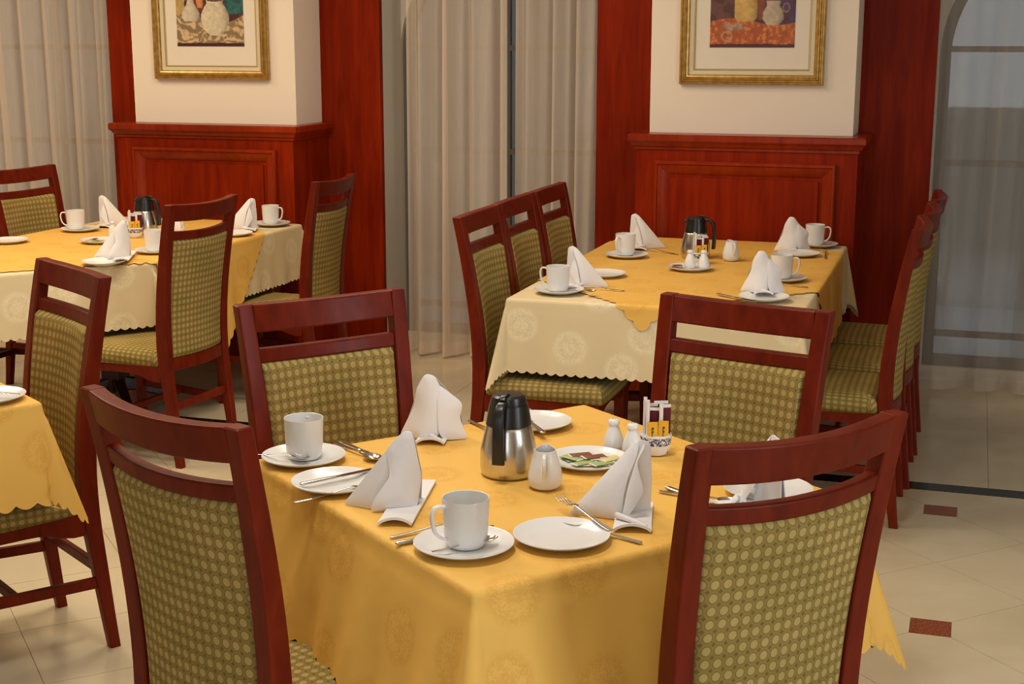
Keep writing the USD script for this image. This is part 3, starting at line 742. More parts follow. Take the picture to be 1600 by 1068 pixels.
drape(tabA, hem_of(tabA, 0.300, 0.12), ZT, 'yellow_damask', 'tablecloth', 'yellow damask cloth with scalloped hem on the nearest table', 'tablecloth', scallop=0.052, scd=0.012, flare=0.22, fin=0.33, wave=0.012, seed=2, uvrot=0.3)
drape(tabD, hem_of(tabD, 0.265), ZT, 'yellow_damask', 'tablecloth', 'yellow scalloped cloth on the small table at lower left', 'tablecloth', scallop=0.05, scd=0.013, flare=0.14, fin=0.32, wave=0.012, seed=5, uvrot=1.0)
drape(tabB, hem_of(tabB, 0.268), ZT, 'cream_damask', 'tablecloth', 'cream damask cloth hanging at the table by the right pillar', 'tablecloth', scallop=0.036, scd=0.009, flare=0.06, fin=0.25, wave=0.006, seed=3, flare_fn=lambda n: 0.02 if n[1] > .5 else 0.06)
drape(tabC, hem_of(tabC, 0.268), ZT, 'cream_damask', 'tablecloth', 'cream cloth hanging at the table by the left pillar', 'tablecloth', scallop=0.036, scd=0.009, flare=0.06, fin=0.45, wave=0.006, seed=4, flare_fn=lambda n: 0.02 if n[1] > .5 else 0.06)
def diamond(cx, cy, h):
    return sg.Polygon([(cx, cy - h), (cx + h, cy), (cx, cy + h), (cx - h, cy)])
OVL = dict(scallop=0.048, scd=0.010, flare=0.075, fin=0.45, lift=0.004, wave=0.006, rr=0.014)
ovB = sg.Polygon([(-1.045, 4.650), (-0.245, 5.450), (-0.245, 5.950), (-1.045, 6.750), (-1.845, 5.950), (-1.845, 5.450)])
drape(tabB, ovB, ZT + 0.0035, 'yellow_damask', 'overlay_cloth', 'yellow overlay with a pointed tip over the front of the right white table', 'tablecloth', seed=3, flare_fn=lambda n: 0.02 if n[1] > .5 else 0.075, **OVL)
drape(tabC, diamond(-3.660, 5.560, 0.975), ZT + 0.0035, 'yellow_damask', 'overlay_cloth', 'yellow overlay cloth hanging over the end of the left white table', 'tablecloth', seed=4, **OVL)
TOPA, TOPD, TOPB, TOPC = ZT + 0.001, ZT + 0.001, ZT + 0.0045, ZT + 0.0045

# ------------------------------------------------------------------ tableware
def make_plate(d):
    def mk(loc, rotz, label, group):
        r = d / 2
        p = [(0.0001, 0.0), (r * .58, 0.0), (r * .60, 0.002), (r * .82, 0.006), (r * .97, 0.0125), (r, 0.0145), (r * .995, 0.016), (r * .965, 0.0155), (r * .80, 0.0095), (r * .62, 0.0055), (r * .3, 0.0048), (0.0001, 0.0048)]
        o = obj('plate' if d != 0.181 else 'saucer', lathe(p, 48), 'porcelain', None, 40)
        x = UsdGeom.Xformable(o); x.AddTranslateOp().Set(Gf.Vec3d(*map(float, loc))); x.AddRotateZOp().Set(float(rotz))
        return tag(o, label, 'saucer' if d == 0.181 else 'plate', group)
    return mk
def make_mug(loc, rotz, label, group):
    t = thing('mug', label, 'mug', loc, rotz, group)
    p = [(0.0001, 0.002), (0.027, 0.002), (0.029, 0.0), (0.032, 0.001), (0.0375, 0.010), (0.0395, 0.022), (0.0415, 0.060), (0.0425, 0.088), (0.0420, 0.0895), (0.0405, 0.0888), (0.0395, 0.060), (0.0375, 0.024), (0.033, 0.010), (0.0001, 0.008)]
    obj('body', lathe(p, 48), 'porcelain', t, 40)
    h = spline([(0.0395, 0, 0.078), (0.050, 0, 0.080), (0.062, 0, 0.0785), (0.0670, 0, 0.070), (0.0665, 0, 0.050), (0.060, 0, 0.031), (0.050, 0, 0.022), (0.0385, 0, 0.018)], 26)
    obj('handle', sweep(h, [(0.0095, 0.0062)] * 26, 0.0028, (0, 1, 0)), 'porcelain', t, True)
    return t
GM, GS, GP, GN, GF, GK = 'white mugs', 'white saucers', 'white side plates', 'folded white napkins', 'steel forks', 'steel knives'
def mug(x, y, z, rz, label): place('mug', make_mug, (x, y, z + 0.0060), rz, label, GM)
def saucer(x, y, z, label): place('saucer', make_plate(0.181), (x, y, z), 0, label, GS)
def plate(x, y, z, label): place('plate', make_plate(0.178), (x, y, z), 0, label, GP)

def cutlery_blank(pts):
    """pts: (x, half width, z centre, thickness)."""
    rings = []
    for x, w, z, th in pts:
        a = np.arange(12) * 2 * PI / 12
        rings.append(np.stack([np.full(12, x), w * np.cos(a), z + th / 2 * np.sin(a)], 1))
    return loft(rings)
def spoon_parts(L):
    s = L / 0.17
    h = cutlery_blank([(x * s, w * s, z * s, th * s) for x, w, z, th in ((0, .0025, .003, .0015), (0.003, .0052, .003, .002), (0.02, .0048, .003, .002), (0.06, .0030, .0045, .0024), (0.10, .0024, .008, .003), (0.12, .0027, .0085, .003))])
    # bowl: shallow ellipsoidal dish
    n, m = 20, 7; V = []; cx, a, b, dep = 0.145 * s, 0.026 * s, 0.0165 * s, 0.0075 * s
    for side in (0, 1):
        for i in range(m + 1):
            r = i / m
            for j in range(n):
                t = 2 * PI * j / n
                V.append((cx + a * r * math.cos(t), b * r * math.sin(t) * (1 - .12 * math.cos(t)), 0.0085 * s - dep * (1 - r * r) + (0.0012 * s if side else 0)))
    V = np.array(V); f = []
    for side in (0, 1):
        o = side * (m + 1) * n
        for i in range(m):
            for j in range(n):
                q = [o + i * n + j, o + i * n + (j + 1) % n, o + (i + 1) * n + (j + 1) % n, o + (i + 1) * n + j]
                q = q if side else q[::-1]
                f += [[q[0], q[2], q[1]], [q[0], q[3], q[2]]]
    o = (m + 1) * n
    for j in range(n):
        p, q = m * n + j, m * n + (j + 1) % n
        f += [[p, q, q + o], [p, q + o, p + o]]
    return h, TM(V, f)
def make_spoon(L):
    def mk(loc, rotz, label, group):
        t = thing('teaspoon' if L < .15 else 'spoon', label, 'spoon', loc, rotz, group)
        h, b = spoon_parts(L)
        obj('handle', h, 'cutlery_steel', t, True); obj('bowl', b, 'cutlery_steel', t, 40)
        return t
    return mk
def make_fork(loc, rotz, label, group):
    t = thing('fork', label, 'fork', loc, rotz, group)
    obj('handle', cutlery_blank([(0, .003, .003, .0015), (0.003, .0065, .003, .0024), (0.03, .0060, .003, .0024), (0.08, .0036, .006, .003), (0.125, .0030, .011, .003), (0.136, .0090, .011, .0022), (0.146, .0105, .009, .002), (0.152, .0105, .008, .002)]), 'cutlery_steel', t, True)
    for k in range(4):
        y = (k - 1.5) * 0.0058
        obj('tine', sweep([(0.150, y, .0083), (0.170, y, .0068), (0.185, y, .0082), (0.200, y * .97, .0125)], [(0.0030, 0.0018), (0.0028, 0.0018), (0.0024, 0.0016), (0.0014, 0.0010)], 0.0005, (0, 1, 0), 2), 'cutlery_steel', t, True)
    return t
def make_knife(loc, rotz, label, group):
    t = thing('knife', label, 'knife', loc, rotz, group)
    obj('handle', cutlery_blank([(0, .003, .004, .003), (0.003, .0075, .004, .006), (0.03, .0072, .004, .006), (0.08, .0056, .004, .005), (0.092, .0050, .004, .004)]), 'cutlery_steel', t, True)
    s = sg.Polygon([(0.088, -.0045), (0.096, -.0075), (0.15, -.0085), (0.188, -.0075), (0.200, -.001), (0.200, .003), (0.188, .0060), (0.10, .0060), (0.088, .0045)])
    obj('blade', prism(s, 0.0030, 0.0046), 'cutlery_steel', t, False)
    return t
MK = {'tsp': make_spoon(0.135), 'spoon': make_spoon(0.185), 'fork': make_fork, 'knife': make_knife}
GRP = {'tsp': 'steel teaspoons on saucers', 'spoon': 'steel spoons', 'fork': GF, 'knife': GK}
def cutlery(kind, a, b, z, label):
    """a: handle end, b: a point towards the head."""
    place(kind, MK[kind], (a[0], a[1], z), math.degrees(math.atan2(b[1] - a[1], b[0] - a[0])), label, GRP[kind])

# napkins: a standing sail of folded panels on a folded band
def cloth_panel(outline, bulge=0.008, th=0.0022, step=0.006):
    """A folded panel seen from the front (x, z), its depth y carried from the outline inwards, given a little belly and thickness."""
    from scipy.interpolate import RBFInterpolator
    P = np.array(outline, float); Q = np.vstack([P, P[:1]]); dense = []
    for a, b in zip(Q[:-1], Q[1:]):
        k = max(2, int(np.linalg.norm((b - a)[[0, 2]]) / step)); dense += [a + (b - a) * t for t in np.arange(k) / k]
    D = np.array(dense)
    for _ in range(2):
        D = 0.25 * np.roll(D, 1, axis=0) + 0.5 * D + 0.25 * np.roll(D, -1, axis=0)
    poly = sg.Polygon(D[:, [0, 2]]).buffer(0)
    x0, z0, x1, z1 = poly.bounds; gx, gz = np.meshgrid(np.arange(x0, x1, step), np.arange(z0, z1, step)); G = np.stack([gx.ravel(), gz.ravel()], 1)
    G = G[shapely.contains_xy(poly.buffer(-step * .55), G[:, 0], G[:, 1])]
    f = RBFInterpolator(D[:, [0, 2]], D[:, 1], kernel='thin_plate_spline', smoothing=1e-6)
    A = np.vstack([D[:, [0, 2]], G]); y = np.r_[D[:, 1], f(G) if len(G) else []]
    d = shapely.distance(shapely.points(A), poly.exterior); y = y - bulge * (1 - np.exp(-d / 0.014))
    T = Delaunay(A).simplices; c = A[T].mean(1); T = T[shapely.contains_xy(poly, c[:, 0], c[:, 1])]
    e1 = A[T[:, 1]] - A[T[:, 0]]; e2 = A[T[:, 2]] - A[T[:, 0]]; cr = e1[:, 0] * e2[:, 1] - e1[:, 1] * e2[:, 0]; T[cr < 0] = T[cr < 0][:, ::-1]
    n = len(A); V = np.vstack([np.column_stack([A[:, 0], y - th / 2, A[:, 1]]), np.column_stack([A[:, 0], y + th / 2, A[:, 1]])]); V[:, 2] = np.maximum(V[:, 2], 0.0008)
    F = [T, T[:, ::-1] + n]; m = len(D)
    und = {}
    for t in T:
        for p, q in ((t[0], t[1]), (t[1], t[2]), (t[2], t[0])):
            und[(p, q)] = 1
    F.append(np.array([[q, p, p + n] for (p, q) in und if (q, p) not in und])); F.append(np.array([[q, p + n, q + n] for (p, q) in und if (q, p) not in und]))
    return TM(V, np.vstack(F))
def sheet(G, th=0.0022):
    n, m = G.shape[:2]
    du = np.gradient(G, axis=1); dv = np.gradient(G, axis=0); N = np.cross(du, dv); N /= np.maximum(np.linalg.norm(N, axis=2, keepdims=True), 1e-9)
    a, b = (G + N * th / 2).reshape(-1, 3), (G - N * th / 2).reshape(-1, 3)
    k = (np.arange(n - 1)[:, None] * m + np.arange(m - 1)).ravel()
    f = np.vstack([np.stack([k, k + 1, k + m + 1], 1), np.stack([k, k + m + 1, k + m], 1)])
    edge = list(range(m)) + [r * m + m - 1 for r in range(1, n)] + [(n - 1) * m + c for c in range(m - 2, -1, -1)] + [r * m for r in range(n - 2, 0, -1)]
    F = [f, f[:, ::-1] + n * m]
    for p, q in zip(edge, edge[1:] + edge[:1]):
        F.append(np.array([[q, p, p + n * m], [q, p + n * m, q + n * m]]))
    return TM(np.vstack([a, b]), np.vstack(F))
SAILS = {
    0: [('left_wing', [(-.078, .0, 0), (-.02, -.004, .068), (.040, .004, .136), (.056, .004, .149), (.052, -.008, .120), (.036, -.022, .085), (.027, -.030, .045), (.024, -.034, 0)], .008),
        ('front_flap', [(.064, -.004, .145), (.050, -.016, .112), (.034, -.034, .062), (.023, -.046, .003), (.031, -.047, .003), (.048, -.038, .028), (.066, -.030, .056), (.058, -.026, .085), (.050, -.022, .112), (.068, -.006, .140)], .004),
        ('right_panel', [(.054, .004, .150), (.077, .008, .143), (.082, .014, .070), (.080, .016, 0), (.020, -.016, 0), (.030, -.010, .060), (.044, -.002, .120)], .004),
        ('rear_panel', [(-.070, .012, 0), (.045, .010, .140), (.072, .012, .144), (.076, .030, 0)], -.006)],
    1: [('left_wing', [(-.100, .0, 0), (-.050, -.002, .064), (-.008, -.004, .118), (-.003, -.012, .095), (-.004, -.018, .068), (-.030, -.028, .018), (-.030, -.030, 0)], .006),
        ('main_panel', [(-.012, -.006, .116), (.010, -.004, .140), (.026, -.004, .154), (.039, -.004, .151), (.046, -.004, .115), (.056, .0, .060), (.048, -.020, 0), (-.040, -.044, 0), (-.034, -.042, .022), (-.002, -.026, .068)], .012),
        ('rear_panel', [(-.092, .010, 0), (-.010, .006, .114), (.026, .004, .151), (.040, .004, .148), (.054, .020, .060), (.050, .034, 0)], -.008)],
    2: [('main_panel', [(-.076, .010, 0), (-.040, .0, .074), (-.034, -.004, .115), (-.014, -.004, .150), (.008, -.004, .146), (.022, -.006, .118), (.026, -.022, .060), (.020, -.034, .012), (-.016, -.034, .003)], .010),
        ('right_wing', [(.016, -.004, .126), (.066, .0, .086), (.072, .0, .075), (.064, -.006, .049), (.084, -.008, 0), (.032, -.034, .003), (.020, -.038, .020), (.016, -.022, .080)], .008),
        ('rear_panel', [(-.070, .014, 0), (-.030, .006, .116), (-.010, .004, .147), (.008, .004, .142), (.060, .010, .080), (.076, .010, .002)], -.008)]}
BANDS = {0: ((0.008, 0.078), (-0.105, 0.060)), 1: ((-0.012, 0.052), (-0.125, 0.150)), 2: ((-0.030, 0.036), (-0.070, 0.055))}
def make_napkin(var):
    def mk(loc, rotz, label, group):
        t = thing('napkin', label, 'napkin', loc, rotz, group)
        mir = -1 if var >= 3 else 1; k = var % 3
        def flip(m):
            if mir < 0:
                m = m.copy(); m.vertices[:, 0] *= -1; m.invert()
            return m
        for nm, o, bl in SAILS[k]:
            m = cloth_panel([(x, y, z + 0.010 if z < 0.02 and False else z) for x, y, z in o], bl)
            obj(nm, flip(m), 'napkin_cloth', t, 45)
        (x0, x1), (y0, y1) = BANDS[k]
        ys = np.linspace(y0, y1, 20); xs = np.linspace(x0, x1, 11); G = np.zeros((20, 11, 3))
        for i, y in enumerate(ys):
            for j, x in enumerate(xs):
                e = math.exp(-((y - y0) / 0.022) ** 2)
                G[i, j] = (x + 0.05 * (y - y0), y + 0.004 * math.sin(PI * j / 10) * e, 0.0045 + e * (0.010 * math.sin(PI * j / 10) ** 0.7))
        obj('band', flip(sheet(G, 0.005)), 'napkin_cloth', t, 50)
        r = tube([(x0 + 0.006 + (x1 - x0 - .014) * s, y0 + 0.060 - 0.050 * s, 0.0145 - 0.003 * s) for s in np.linspace(0, 1, 9)], [0.0062, 0.0060, 0.0058, 0.0054, 0.005, 0.0044, 0.0036, 0.0028, 0.002], 9)
        if k != 1:
            obj('rolled_corner', flip(r), 'napkin_cloth', t, True)
        return t
    return mk
def napkin(var, x, y, z, rz, label): place('napkin%d' % var, make_napkin(var), (x, y, z), rz, label, GN)

def make_carafe(loc, rotz, label, group):
    t = thing('carafe', label, 'carafe', loc, rotz, group)
    p = smooth_profile([(0.0001, 0.0), (0.045, 0.0), (0.055, 0.0015), (0.0585, 0.008), (0.0600, 0.025), (0.0595, 0.045), (0.0565, 0.066), (0.0515, 0.088), (0.0475, 0.104), (0.0460, 0.108), (0.030, 0.1085), (0.0001, 0.1085)], 3)
    p[:, 0] = np.maximum(p[:, 0], 0.0001)
    obj('body', lathe(p, 56), 'steel_brushed', t, 40)
    obj('collar', lathe([(0.0001, 0.107), (0.0470, 0.107), (0.0480, 0.109), (0.0440, 0.132), (0.0410, 0.148), (0.0405, 0.152), (0.0001, 0.152)], 48), 'black_plastic', t, 30)
    lid = lathe([(0.0001, 0.150), (0.0380, 0.150), (0.0375, 0.160), (0.0350, 0.168), (0.030, 0.1715), (0.015, 0.1725), (0.0001, 0.1725)], 40)
    ld = obj('lid', lid, 'black_plastic', t, 30)
    obj('thumb_lever', sweep([(0.012, 0, 0.174), (0.026, 0, 0.1755), (0.040, 0, 0.174), (0.047, 0, 0.168)], [(0.012, 0.005)] * 4, 0.002, (0, 1, 0)), 'black_plastic', ld, True)
    obj('spout', sweep([(-0.030, 0, 0.140), (-0.042, 0, 0.150), (-0.050, 0, 0.158)], [(0.024, 0.016), (0.020, 0.012), (0.014, 0.006)], 0.003, (0, 1, 0)), 'black_plastic', t, True)
    h = spline([(0.036, 0, 0.158), (0.054, 0, 0.160), (0.070, 0, 0.150), (0.078, 0, 0.125), (0.080, 0, 0.090), (0.078, 0, 0.042)], 26)
    obj('handle', sweep(h, [(np.interp(s, [0, .3, 1], [0.017, 0.022, 0.027]), 0.012) for s in np.linspace(0, 1, 26)], 0.0045, (0, 1, 0)), 'black_plastic', t, True)
    return t
def make_creamer(loc, rotz, label, group):
    t = thing('creamer', label, 'jug', loc, rotz, group)
    p = np.array(smooth_profile([(0.0001, 0.0), (0.022, 0.0), (0.031, 0.006), (0.0350, 0.018), (0.0340, 0.034), (0.0295, 0.054), (0.0245, 0.070), (0.0225, 0.080)], 3)); p[:, 0] = np.maximum(p[:, 0], 0.0001)
    inner = np.array([(0.0205, 0.080), (0.0225, 0.068), (0.030, 0.036), (0.030, 0.015), (0.0001, 0.006)])
    b = lathe(np.vstack([p, inner]), 44); v = b.vertices
    k = np.clip((v[:, 2] - 0.058) / 0.022, 0, 1) ** 1.6; ang = np.arctan2(v[:, 1], v[:, 0])
    lip = np.exp(-(ang / 0.6) ** 2); v[:, 0] += 0.009 * k * lip; v[:, 2] += 0.004 * k * lip
    b.vertices = v
    obj('body', b, 'porcelain', t, 40)
    h = spline([(-0.0235, 0, 0.072), (-0.036, 0, 0.074), (-0.044, 0, 0.062), (-0.043, 0, 0.044), (-0.032, 0, 0.028)], 16)
    obj('handle', sweep(h, [(0.008, 0.005)] * 16, 0.0022, (0, 1, 0)), 'porcelain', t, True)
    return t
def make_shaker(loc, rotz, label, group):
    t = thing('shaker', label, 'shaker', loc, rotz, group)
    p = smooth_profile([(0.0001, 0.0), (0.018, 0.0), (0.0225, 0.006), (0.0230, 0.016), (0.0195, 0.034), (0.0125, 0.052), (0.0095, 0.060)], 3); p[:, 0] = np.maximum(p[:, 0], 0.0001)
    obj('body', lathe(np.vstack([p, [(0.0001, 0.060)]]), 36), 'porcelain', t, 40)
    q = smooth_profile([(0.0085, 0.0585), (0.0125, 0.061), (0.0130, 0.066), (0.0110, 0.0705), (0.006, 0.0725), (0.0001, 0.073)], 3); q[:, 0] = np.maximum(q[:, 0], 0.0001)
    cp = obj('top', lathe(np.vstack([[(0.0001, 0.0585)], q]), 28), 'porcelain', t, 40)
    for a in range(3):
        obj('hole', moved(trimesh.creation.cylinder(0.0009, 0.0012, sections=8), (0.004 * math.cos(a * 2.1), 0.004 * math.sin(a * 2.1), 0.0727)), 'hole_shade', cp, False)  # dark discs for the holes; their inner shade is put into the colour
    return t
def packet(w, h, seed=0):
    """A small filled sachet standing in the x-z plane."""
    n = 9; G = []
    for s in (1, -1):
        V = []
        for v in np.linspace(0, 1, n):
            for u in np.linspace(-1, 1, 7):
                V.append((u * w / 2, s * 0.0022 * (1 - u * u) * (1 - (2 * v - 1) ** 4), v * h))
        G.append(np.array(V))
    k = (np.arange(n - 1)[:, None] * 7 + np.arange(6)).ravel(); f = np.vstack([np.stack([k, k + 1, k + 8], 1), np.stack([k, k + 8, k + 7], 1)])
    return TM(np.vstack(G), np.vstack([f[:, ::-1], f + n * 7]))
def make_bowl(loc, rotz, label, group):
    t = thing('sugar_bowl', label, 'bowl', loc, rotz, group)
    p = [(0.0001, 0.0), (0.024, 0.0), (0.027, 0.002), (0.0315, 0.010), (0.0335, 0.022), (0.0335, 0.024)]
    obj('bowl_foot', lathe(p + [(0.030, 0.024), (0.028, 0.008), (0.0001, 0.004)], 40), 'porcelain', t, 40)
    obj('blue_border', lathe([(0.0303, 0.0238), (0.0337, 0.0238), (0.0342, 0.031), (0.0346, 0.0415), (0.0310, 0.0415)], 40), 'blue_band', t, 40, label='blue flower pattern round the rim')
    obj('rim', lathe([(0.0305, 0.0412), (0.0348, 0.0412), (0.0354, 0.0438), (0.0345, 0.0462), (0.0325, 0.0460), (0.0310, 0.0438)], 40), 'porcelain', t, 40)
    return t
def tall_packets(loc, rotz, where, seed=0):
    """Sachets standing in the sugar bowl: burgundy behind, white sticks, two yellow in front."""
    a = math.radians(rotz)
    lay = [('burgundy', -0.010, 0.010, 0.030, 0.102, 0.03), ('burgundy', 0.012, 0.014, 0.032, 0.106, 0.10), ('burgundy', 0.020, 0.003, 0.026, 0.100, 0.2), ('burgundy', -0.001, -0.004, 0.030, 0.096, -0.12),
           ('white', -0.025, -0.002, 0.008, 0.110, 0.35), ('white', -0.019, -0.010, 0.008, 0.114, -0.3), ('white', 0.010, -0.011, 0.009, 0.106, 0.15), ('white', -0.023, 0.009, 0.008, 0.116, -0.2),
           ('yellow', -0.0095, -0.0185, 0.0235, 0.066, 0.05), ('yellow', 0.0145, -0.0195, 0.0225, 0.070, -0.12)]
    cols = {'burgundy': 'coffee', 'white': 'sugar', 'yellow': 'sweetener'}
    ordn = ['first', 'second', 'third', 'fourth', 'fifth']
    for n, (c, dx, dy, w, h, tw) in enumerate(lay):
        rank = ordn[sorted(q[1] for q in lay if q[0] == c).index(dx)]
        x = loc[0] + dx * math.cos(a) - dy * math.sin(a); y = loc[1] + dx * math.sin(a) + dy * math.cos(a)
        key = 'packet_%s_%.3f_%.3f' % (c, w, h)
        def mk(l, rz, lab, grp, c=c, w=w, h=h):
            t = thing('sachet', lab, 'sachet', l, rz, grp)
            obj('sleeve', packet(w, h), 'packet_' + c, t, True)
            obj('crimp', box(-w / 2 * .98, w / 2 * .98, -0.0007, 0.0007, h - 0.004, h + 0.003), 'packet_white' if c != 'yellow' else 'packet_yellow', t, False)
            if c == 'yellow':
                [obj('printed_mark', box(w * q0, w * q1, -0.0033, -0.0016, h * z0, h * z1), 'ink_dark', t, False) for q0, q1, z0, z1 in ((-.06, .0, .55, .86), (.0, .12, .80, .86), (.0, .10, .68, .73))]
            return t
        place(key, mk, (x, y, loc[2] + 0.006 + 0.0005 * (n % 3)), rotz + math.degrees(tw), '%s %s sachet from the left, in the sugar bowl %s' % (rank, c, where), '%s sachets in the sugar bowl %s' % (c, where))
def flat_packets(cx, cy, z, where, seed, n=11, cols=None):
    r = random.Random(seed); cols = cols or ['green', 'cream', 'green', 'brown', 'cream', 'green', 'cream', 'brown', 'cream', 'green', 'cream']
    seen = {}
    for i in range(n):
        c = cols[i % len(cols)]; x = cx - 0.045 + 0.009 * i + r.uniform(-.004, .004); y = cy + r.uniform(-.022, .022)
        def mk(l, rz, lab, grp, c=c):
            t = thing('flat_sachet', lab, 'sachet', l, rz, grp)
            m = packet(0.026, 0.052); m.apply_transform(trimesh.transformations.rotation_matrix(PI / 2, (1, 0, 0))); m.apply_translation((0, 0.026, 0.0024))
            obj('sleeve', m, 'packet_' + c, t, True)
            for yy in (-0.0255, 0.0255):
                obj('crimp', box(-0.0128, 0.0128, yy - 0.0022, yy + 0.0022, 0.0019, 0.0029), 'packet_white', t, False)
            return t
        seen[c] = seen.get(c, 0) + 1; rank = ['first', 'second', 'third', 'fourth', 'fifth'][seen[c] - 1]
        place('flat_' + c, mk, (x, y, z + 0.006 + 0.0026 * (i % 4)), r.uniform(-70, 70), '%s %s sachet from the left, lying on the plate %s' % (rank, c, where), '%s sachets on the plate %s' % (c, where))

# ---- nearest table
zA = TOPA
WA_ = 'on the nearest table'
saucer(-0.822, 2.291, zA, 'white saucer under the nearest mug')
mug(-0.820, 2.296, zA, 228, 'nearest white mug, handle to the left, ' + WA_)
cutlery('tsp', (-0.858, 2.217), (-0.781, 2.303), zA + 0.0135, 'teaspoon lying in front of the nearest mug')
plate(-0.668, 2.386, zA, 'white plate carrying a fork, right of the nearest mug')
cutlery('fork', (-0.583, 2.420), (-0.735, 2.572), zA + 0.0145, 'fork lying across the plate beside the nearest mug')
cutlery('spoon', (-0.525, 2.412), (-0.66, 2.465), zA, 'spoon poking out under the napkin beside the nearest right chair')
cutlery('spoon', (-0.968, 2.300), (-0.822, 2.474), zA, 'spoon behind the nearest mug, its bowl tip showing')
cutlery('knife', (-0.945, 2.270), (-0.787, 2.436), zA, 'knife left of the saucer of the nearest mug')
napkin(0, -0.622, 2.556, zA, 14, 'white napkin sail beside the fork plate, right of the creamer')
saucer(-1.336, 2.703, zA, 'white saucer under the mug at the table corner by the left chair')
mug(-1.336, 2.708, zA, 105, 'white mug with hidden handle, at the left corner of the nearest table')
cutlery('tsp', (-1.440, 2.672), (-1.330, 2.668), zA + 0.013, 'teaspoon in front of the mug at the left corner')
plate(-1.195, 2.556, zA, 'white plate with a knife, left of the middle napkin')
cutlery('knife', (-1.246, 2.500), (-1.156, 2.632), zA + 0.0125, 'butter knife lying on the plate at the left edge')
cutlery('fork', (-1.226, 2.430), (-1.144, 2.535), zA, 'fork on the cloth in front of the knife plate')
cutlery('knife', (-1.322, 2.856), (-1.166, 2.750), zA, 'knife behind the plate at the left corner')
cutlery('spoon', (-1.326, 2.838), (-1.172, 2.735), zA, 'spoon with golden glint behind the left corner mug')
napkin(1, -1.035, 2.480, zA, 14, 'white napkin sail in the middle of the nearest table edge, left of the nearest mug')
napkin(2, -1.140, 2.965, zA, 14, 'wide white napkin sail in front of the gap between the back chairs')
plate(-0.945, 3.130, zA, 'white plate at the back corner, behind the carafe')
cutlery('fork', (-1.105, 3.121), (-1.040, 3.057), zA, 'fork left of the carafe')
cutlery('knife', (-0.890, 3.020), (-0.960, 3.120), zA + 0.013, 'knife on the back plate behind the carafe')
place('carafe', make_carafe, (-0.886, 2.750, zA), -88, 'steel carafe with black lid, handle towards the viewer, on the nearest table', 'steel carafes')
place('creamer', make_creamer, (-0.786, 2.680, zA), 104, 'white porcelain creamer jug right of the nearest carafe', 'white creamer jugs')
plate(-0.745, 2.868, zA, 'white plate of flat sachets behind the nearest creamer')
flat_packets(-0.748, 2.862, zA, 'behind the nearest creamer', 5)
place('shaker', make_shaker, (-0.718, 2.985, zA), 0, 'left white shaker behind the sachet plate on the nearest table', 'white shakers')
place('shaker', make_shaker, (-0.670, 2.962, zA), 0, 'right white shaker next to the blue rimmed bowl on the nearest table', 'white shakers')
place('bowl', make_bowl, (-0.625, 2.992, zA), 20, 'blue rimmed white sugar bowl on the nearest table', 'sugar bowls')
tall_packets((-0.625, 2.992, zA), 18, 'on the nearest table')
plate(-0.349, 2.777, zA, 'white plate seen through the back of the nearest right chair')
cutlery('knife', (-0.549, 2.748), (-0.432, 2.661), zA, 'knife pointing under the nearest right chair crest')
cutlery('spoon', (-0.560, 2.720), (-0.445, 2.690), zA + 0.0005, 'spoon seen through the slot of the nearest right chair')
napkin(0, -0.362, 2.715, zA + 0.006, -60, 'white napkin whose tip shows over the nearest right chair crest')

# ---- table by the right pillar
zB = TOPB; B_ = 'at the right white table'
saucer(-1.385, 4.888, zB, 'white saucer at the front left corner ' + B_)
mug(-1.390, 4.890, zB, 175, 'white mug with handle left, at the front corner ' + B_)
cutlery('tsp', (-1.37, 4.822), (-1.300, 4.840), zB + 0.013, 'teaspoon on the front corner saucer ' + B_)
napkin(3, -1.318, 5.045, zB, 8, 'white napkin sail behind the front corner mug ' + B_)
cutlery('fork', (-1.165, 4.980), (-1.240, 4.985), zB, 'fork by the front corner napkin ' + B_)
plate(-1.325, 5.290, zB, 'white plate behind the front left napkin ' + B_)
saucer(-1.353, 5.802, zB, 'white saucer at the far left ' + B_)
mug(-1.362, 5.820, zB, 248, 'white mug at the far left, nearest the last curtain side chair')
napkin(3, -1.325, 6.100, zB, 12, 'white napkin sail at the far left end ' + B_)
cutlery('fork', (-1.16, 5.93), (-1.25, 5.98), zB, 'fork by the far left napkin ' + B_)
place('carafe', make_carafe, (-1.076, 5.873, zB), -8, 'steel carafe with handle to the right, behind the sugar bowl ' + B_, 'steel carafes')
place('bowl', make_bowl, (-1.030, 5.725, zB), 20, 'sugar bowl in front of the carafe ' + B_, 'sugar bowls')
tall_packets((-1.030, 5.725, zB), 16, B_)
plate(-1.035, 5.545, zB, 'white plate under the pair of shakers ' + B_)
flat_packets(-1.060, 5.535, zB, B_, 12, 4, ['brown', 'brown', 'brown', 'brown'])
place('shaker', make_shaker, (-1.038, 5.560, zB + 0.005), 0, 'left white shaker standing on the plate ' + B_, 'white shakers')
place('shaker', make_shaker, (-0.986, 5.572, zB + 0.005), 0, 'right white shaker standing on the plate ' + B_, 'white shakers')
place('creamer', make_creamer, (-0.921, 5.835, zB), 120, 'white porcelain creamer right of the carafe ' + B_, 'white creamer jugs')
saucer(-0.628, 6.372, zB, 'white saucer at the far right corner, nearest the wainscot')
mug(-0.640, 6.380, zB, -5, 'white mug with handle right, at the far right corner ' + B_)
napkin(2, -0.718, 6.190, zB, 14, 'white napkin sail at the far right ' + B_)
plate(-0.672, 6.060, zB, 'white plate in front of the far right napkin ' + B_)
cutlery('fork', (-0.556, 6.000), (-0.572, 6.150), zB, 'fork beside the far right plate ' + B_)
saucer(-0.655, 5.400, zB, 'white saucer behind the near right napkin ' + B_)
mug(-0.662, 5.420, zB, -10, 'white mug half hidden behind the near right napkin ' + B_)
plate(-0.665, 4.968, zB, 'white plate under the near right napkin ' + B_)
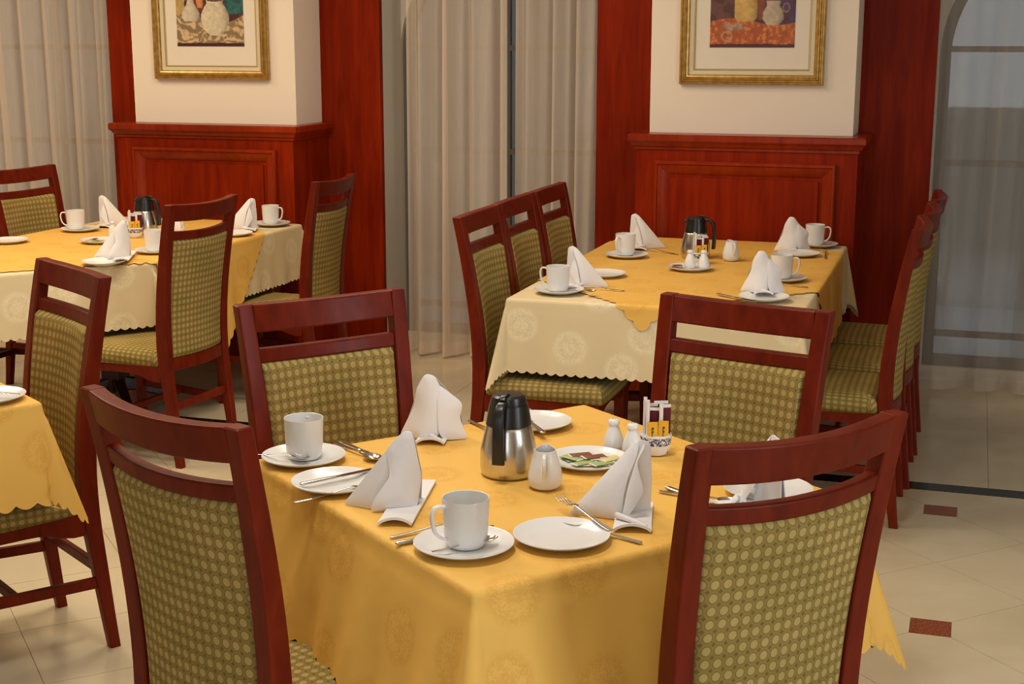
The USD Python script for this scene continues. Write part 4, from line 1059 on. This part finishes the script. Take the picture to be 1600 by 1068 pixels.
napkin(2, -0.685, 5.050, zB + 0.012, 12, 'white napkin sail at the near right, above the chair crest ' + B_)
cutlery('knife', (-0.835, 5.005), (-0.70, 4.90), zB + 0.002, 'knife handle poking out left of the near right napkin')
cutlery('fork', (-0.545, 5.262), (-0.640, 5.285), zB, 'fork in front of the half hidden mug ' + B_)

# ---- table by the left pillar
zC = TOPC; C_ = 'at the left white table'
saucer(-4.010, 5.820, zC, 'white saucer in front of the left sheer curtain')
mug(-4.040, 5.832, zC, 205, 'white mug with handle left, before the left sheer curtain')
napkin(3, -3.960, 6.045, zC, 20, 'white napkin sail before the edge of the left wood board')
plate(-4.080, 5.375, zC, 'white plate cut off at the left side ' + C_)
plate(-3.690, 5.500, zC, 'white plate of sachets in the middle ' + C_)
flat_packets(-3.700, 5.500, zC, C_, 8, 6)
place('shaker', make_shaker, (-3.745, 5.690, zC), 0, 'white shaker half hidden behind a napkin ' + C_, 'white shakers')
place('shaker', make_shaker, (-3.715, 5.735, zC), 0, 'second white shaker beside the sugar bowl ' + C_, 'white shakers')
place('bowl', make_bowl, (-3.635, 5.700, zC), 20, 'sugar bowl with yellow sachets ' + C_, 'sugar bowls')
tall_packets((-3.635, 5.700, zC), 25, C_)
place('carafe', make_carafe, (-3.668, 5.840, zC), -5, 'steel carafe with black lid and handle right ' + C_, 'steel carafes')
place('creamer', make_creamer, (-3.535, 5.905, zC), 150, 'white creamer behind the chair back ' + C_, 'white creamer jugs')
saucer(-3.290, 5.310, zC, 'white saucer half hidden by the narrow chair back ' + C_)
mug(-3.300, 5.318, zC, 20, 'white mug half hidden by the narrow chair back ' + C_)
cutlery('fork', (-3.42, 5.300), (-3.36, 5.34), zC, 'fork left of the half hidden mug ' + C_)
plate(-3.315, 4.960, zC, 'white plate under the front napkin ' + C_)
napkin(1, -3.325, 5.075, zC + 0.010, 28, 'white napkin sail above the crest of the lower left chair')
plate(-3.240, 5.900, zC, 'white plate under the rear napkin ' + C_)
napkin(0, -3.305, 6.080, zC + 0.004, 25, 'white pointed napkin sail before the wainscot of the left pillar')
saucer(-3.245, 6.295, zC, 'white saucer at the rear corner, by the left wainscot')
mug(-3.258, 6.310, zC, -5, 'white mug with handle right at the rear corner, by the left wainscot')

# ---- small table at lower left
plate(-2.325, 2.945, TOPD, 'white plate cut off on the small yellow table at lower left')
cutlery('fork', (-2.245, 2.960), (-2.330, 2.950), TOPD + 0.0145, 'fork on the plate of the small yellow table')
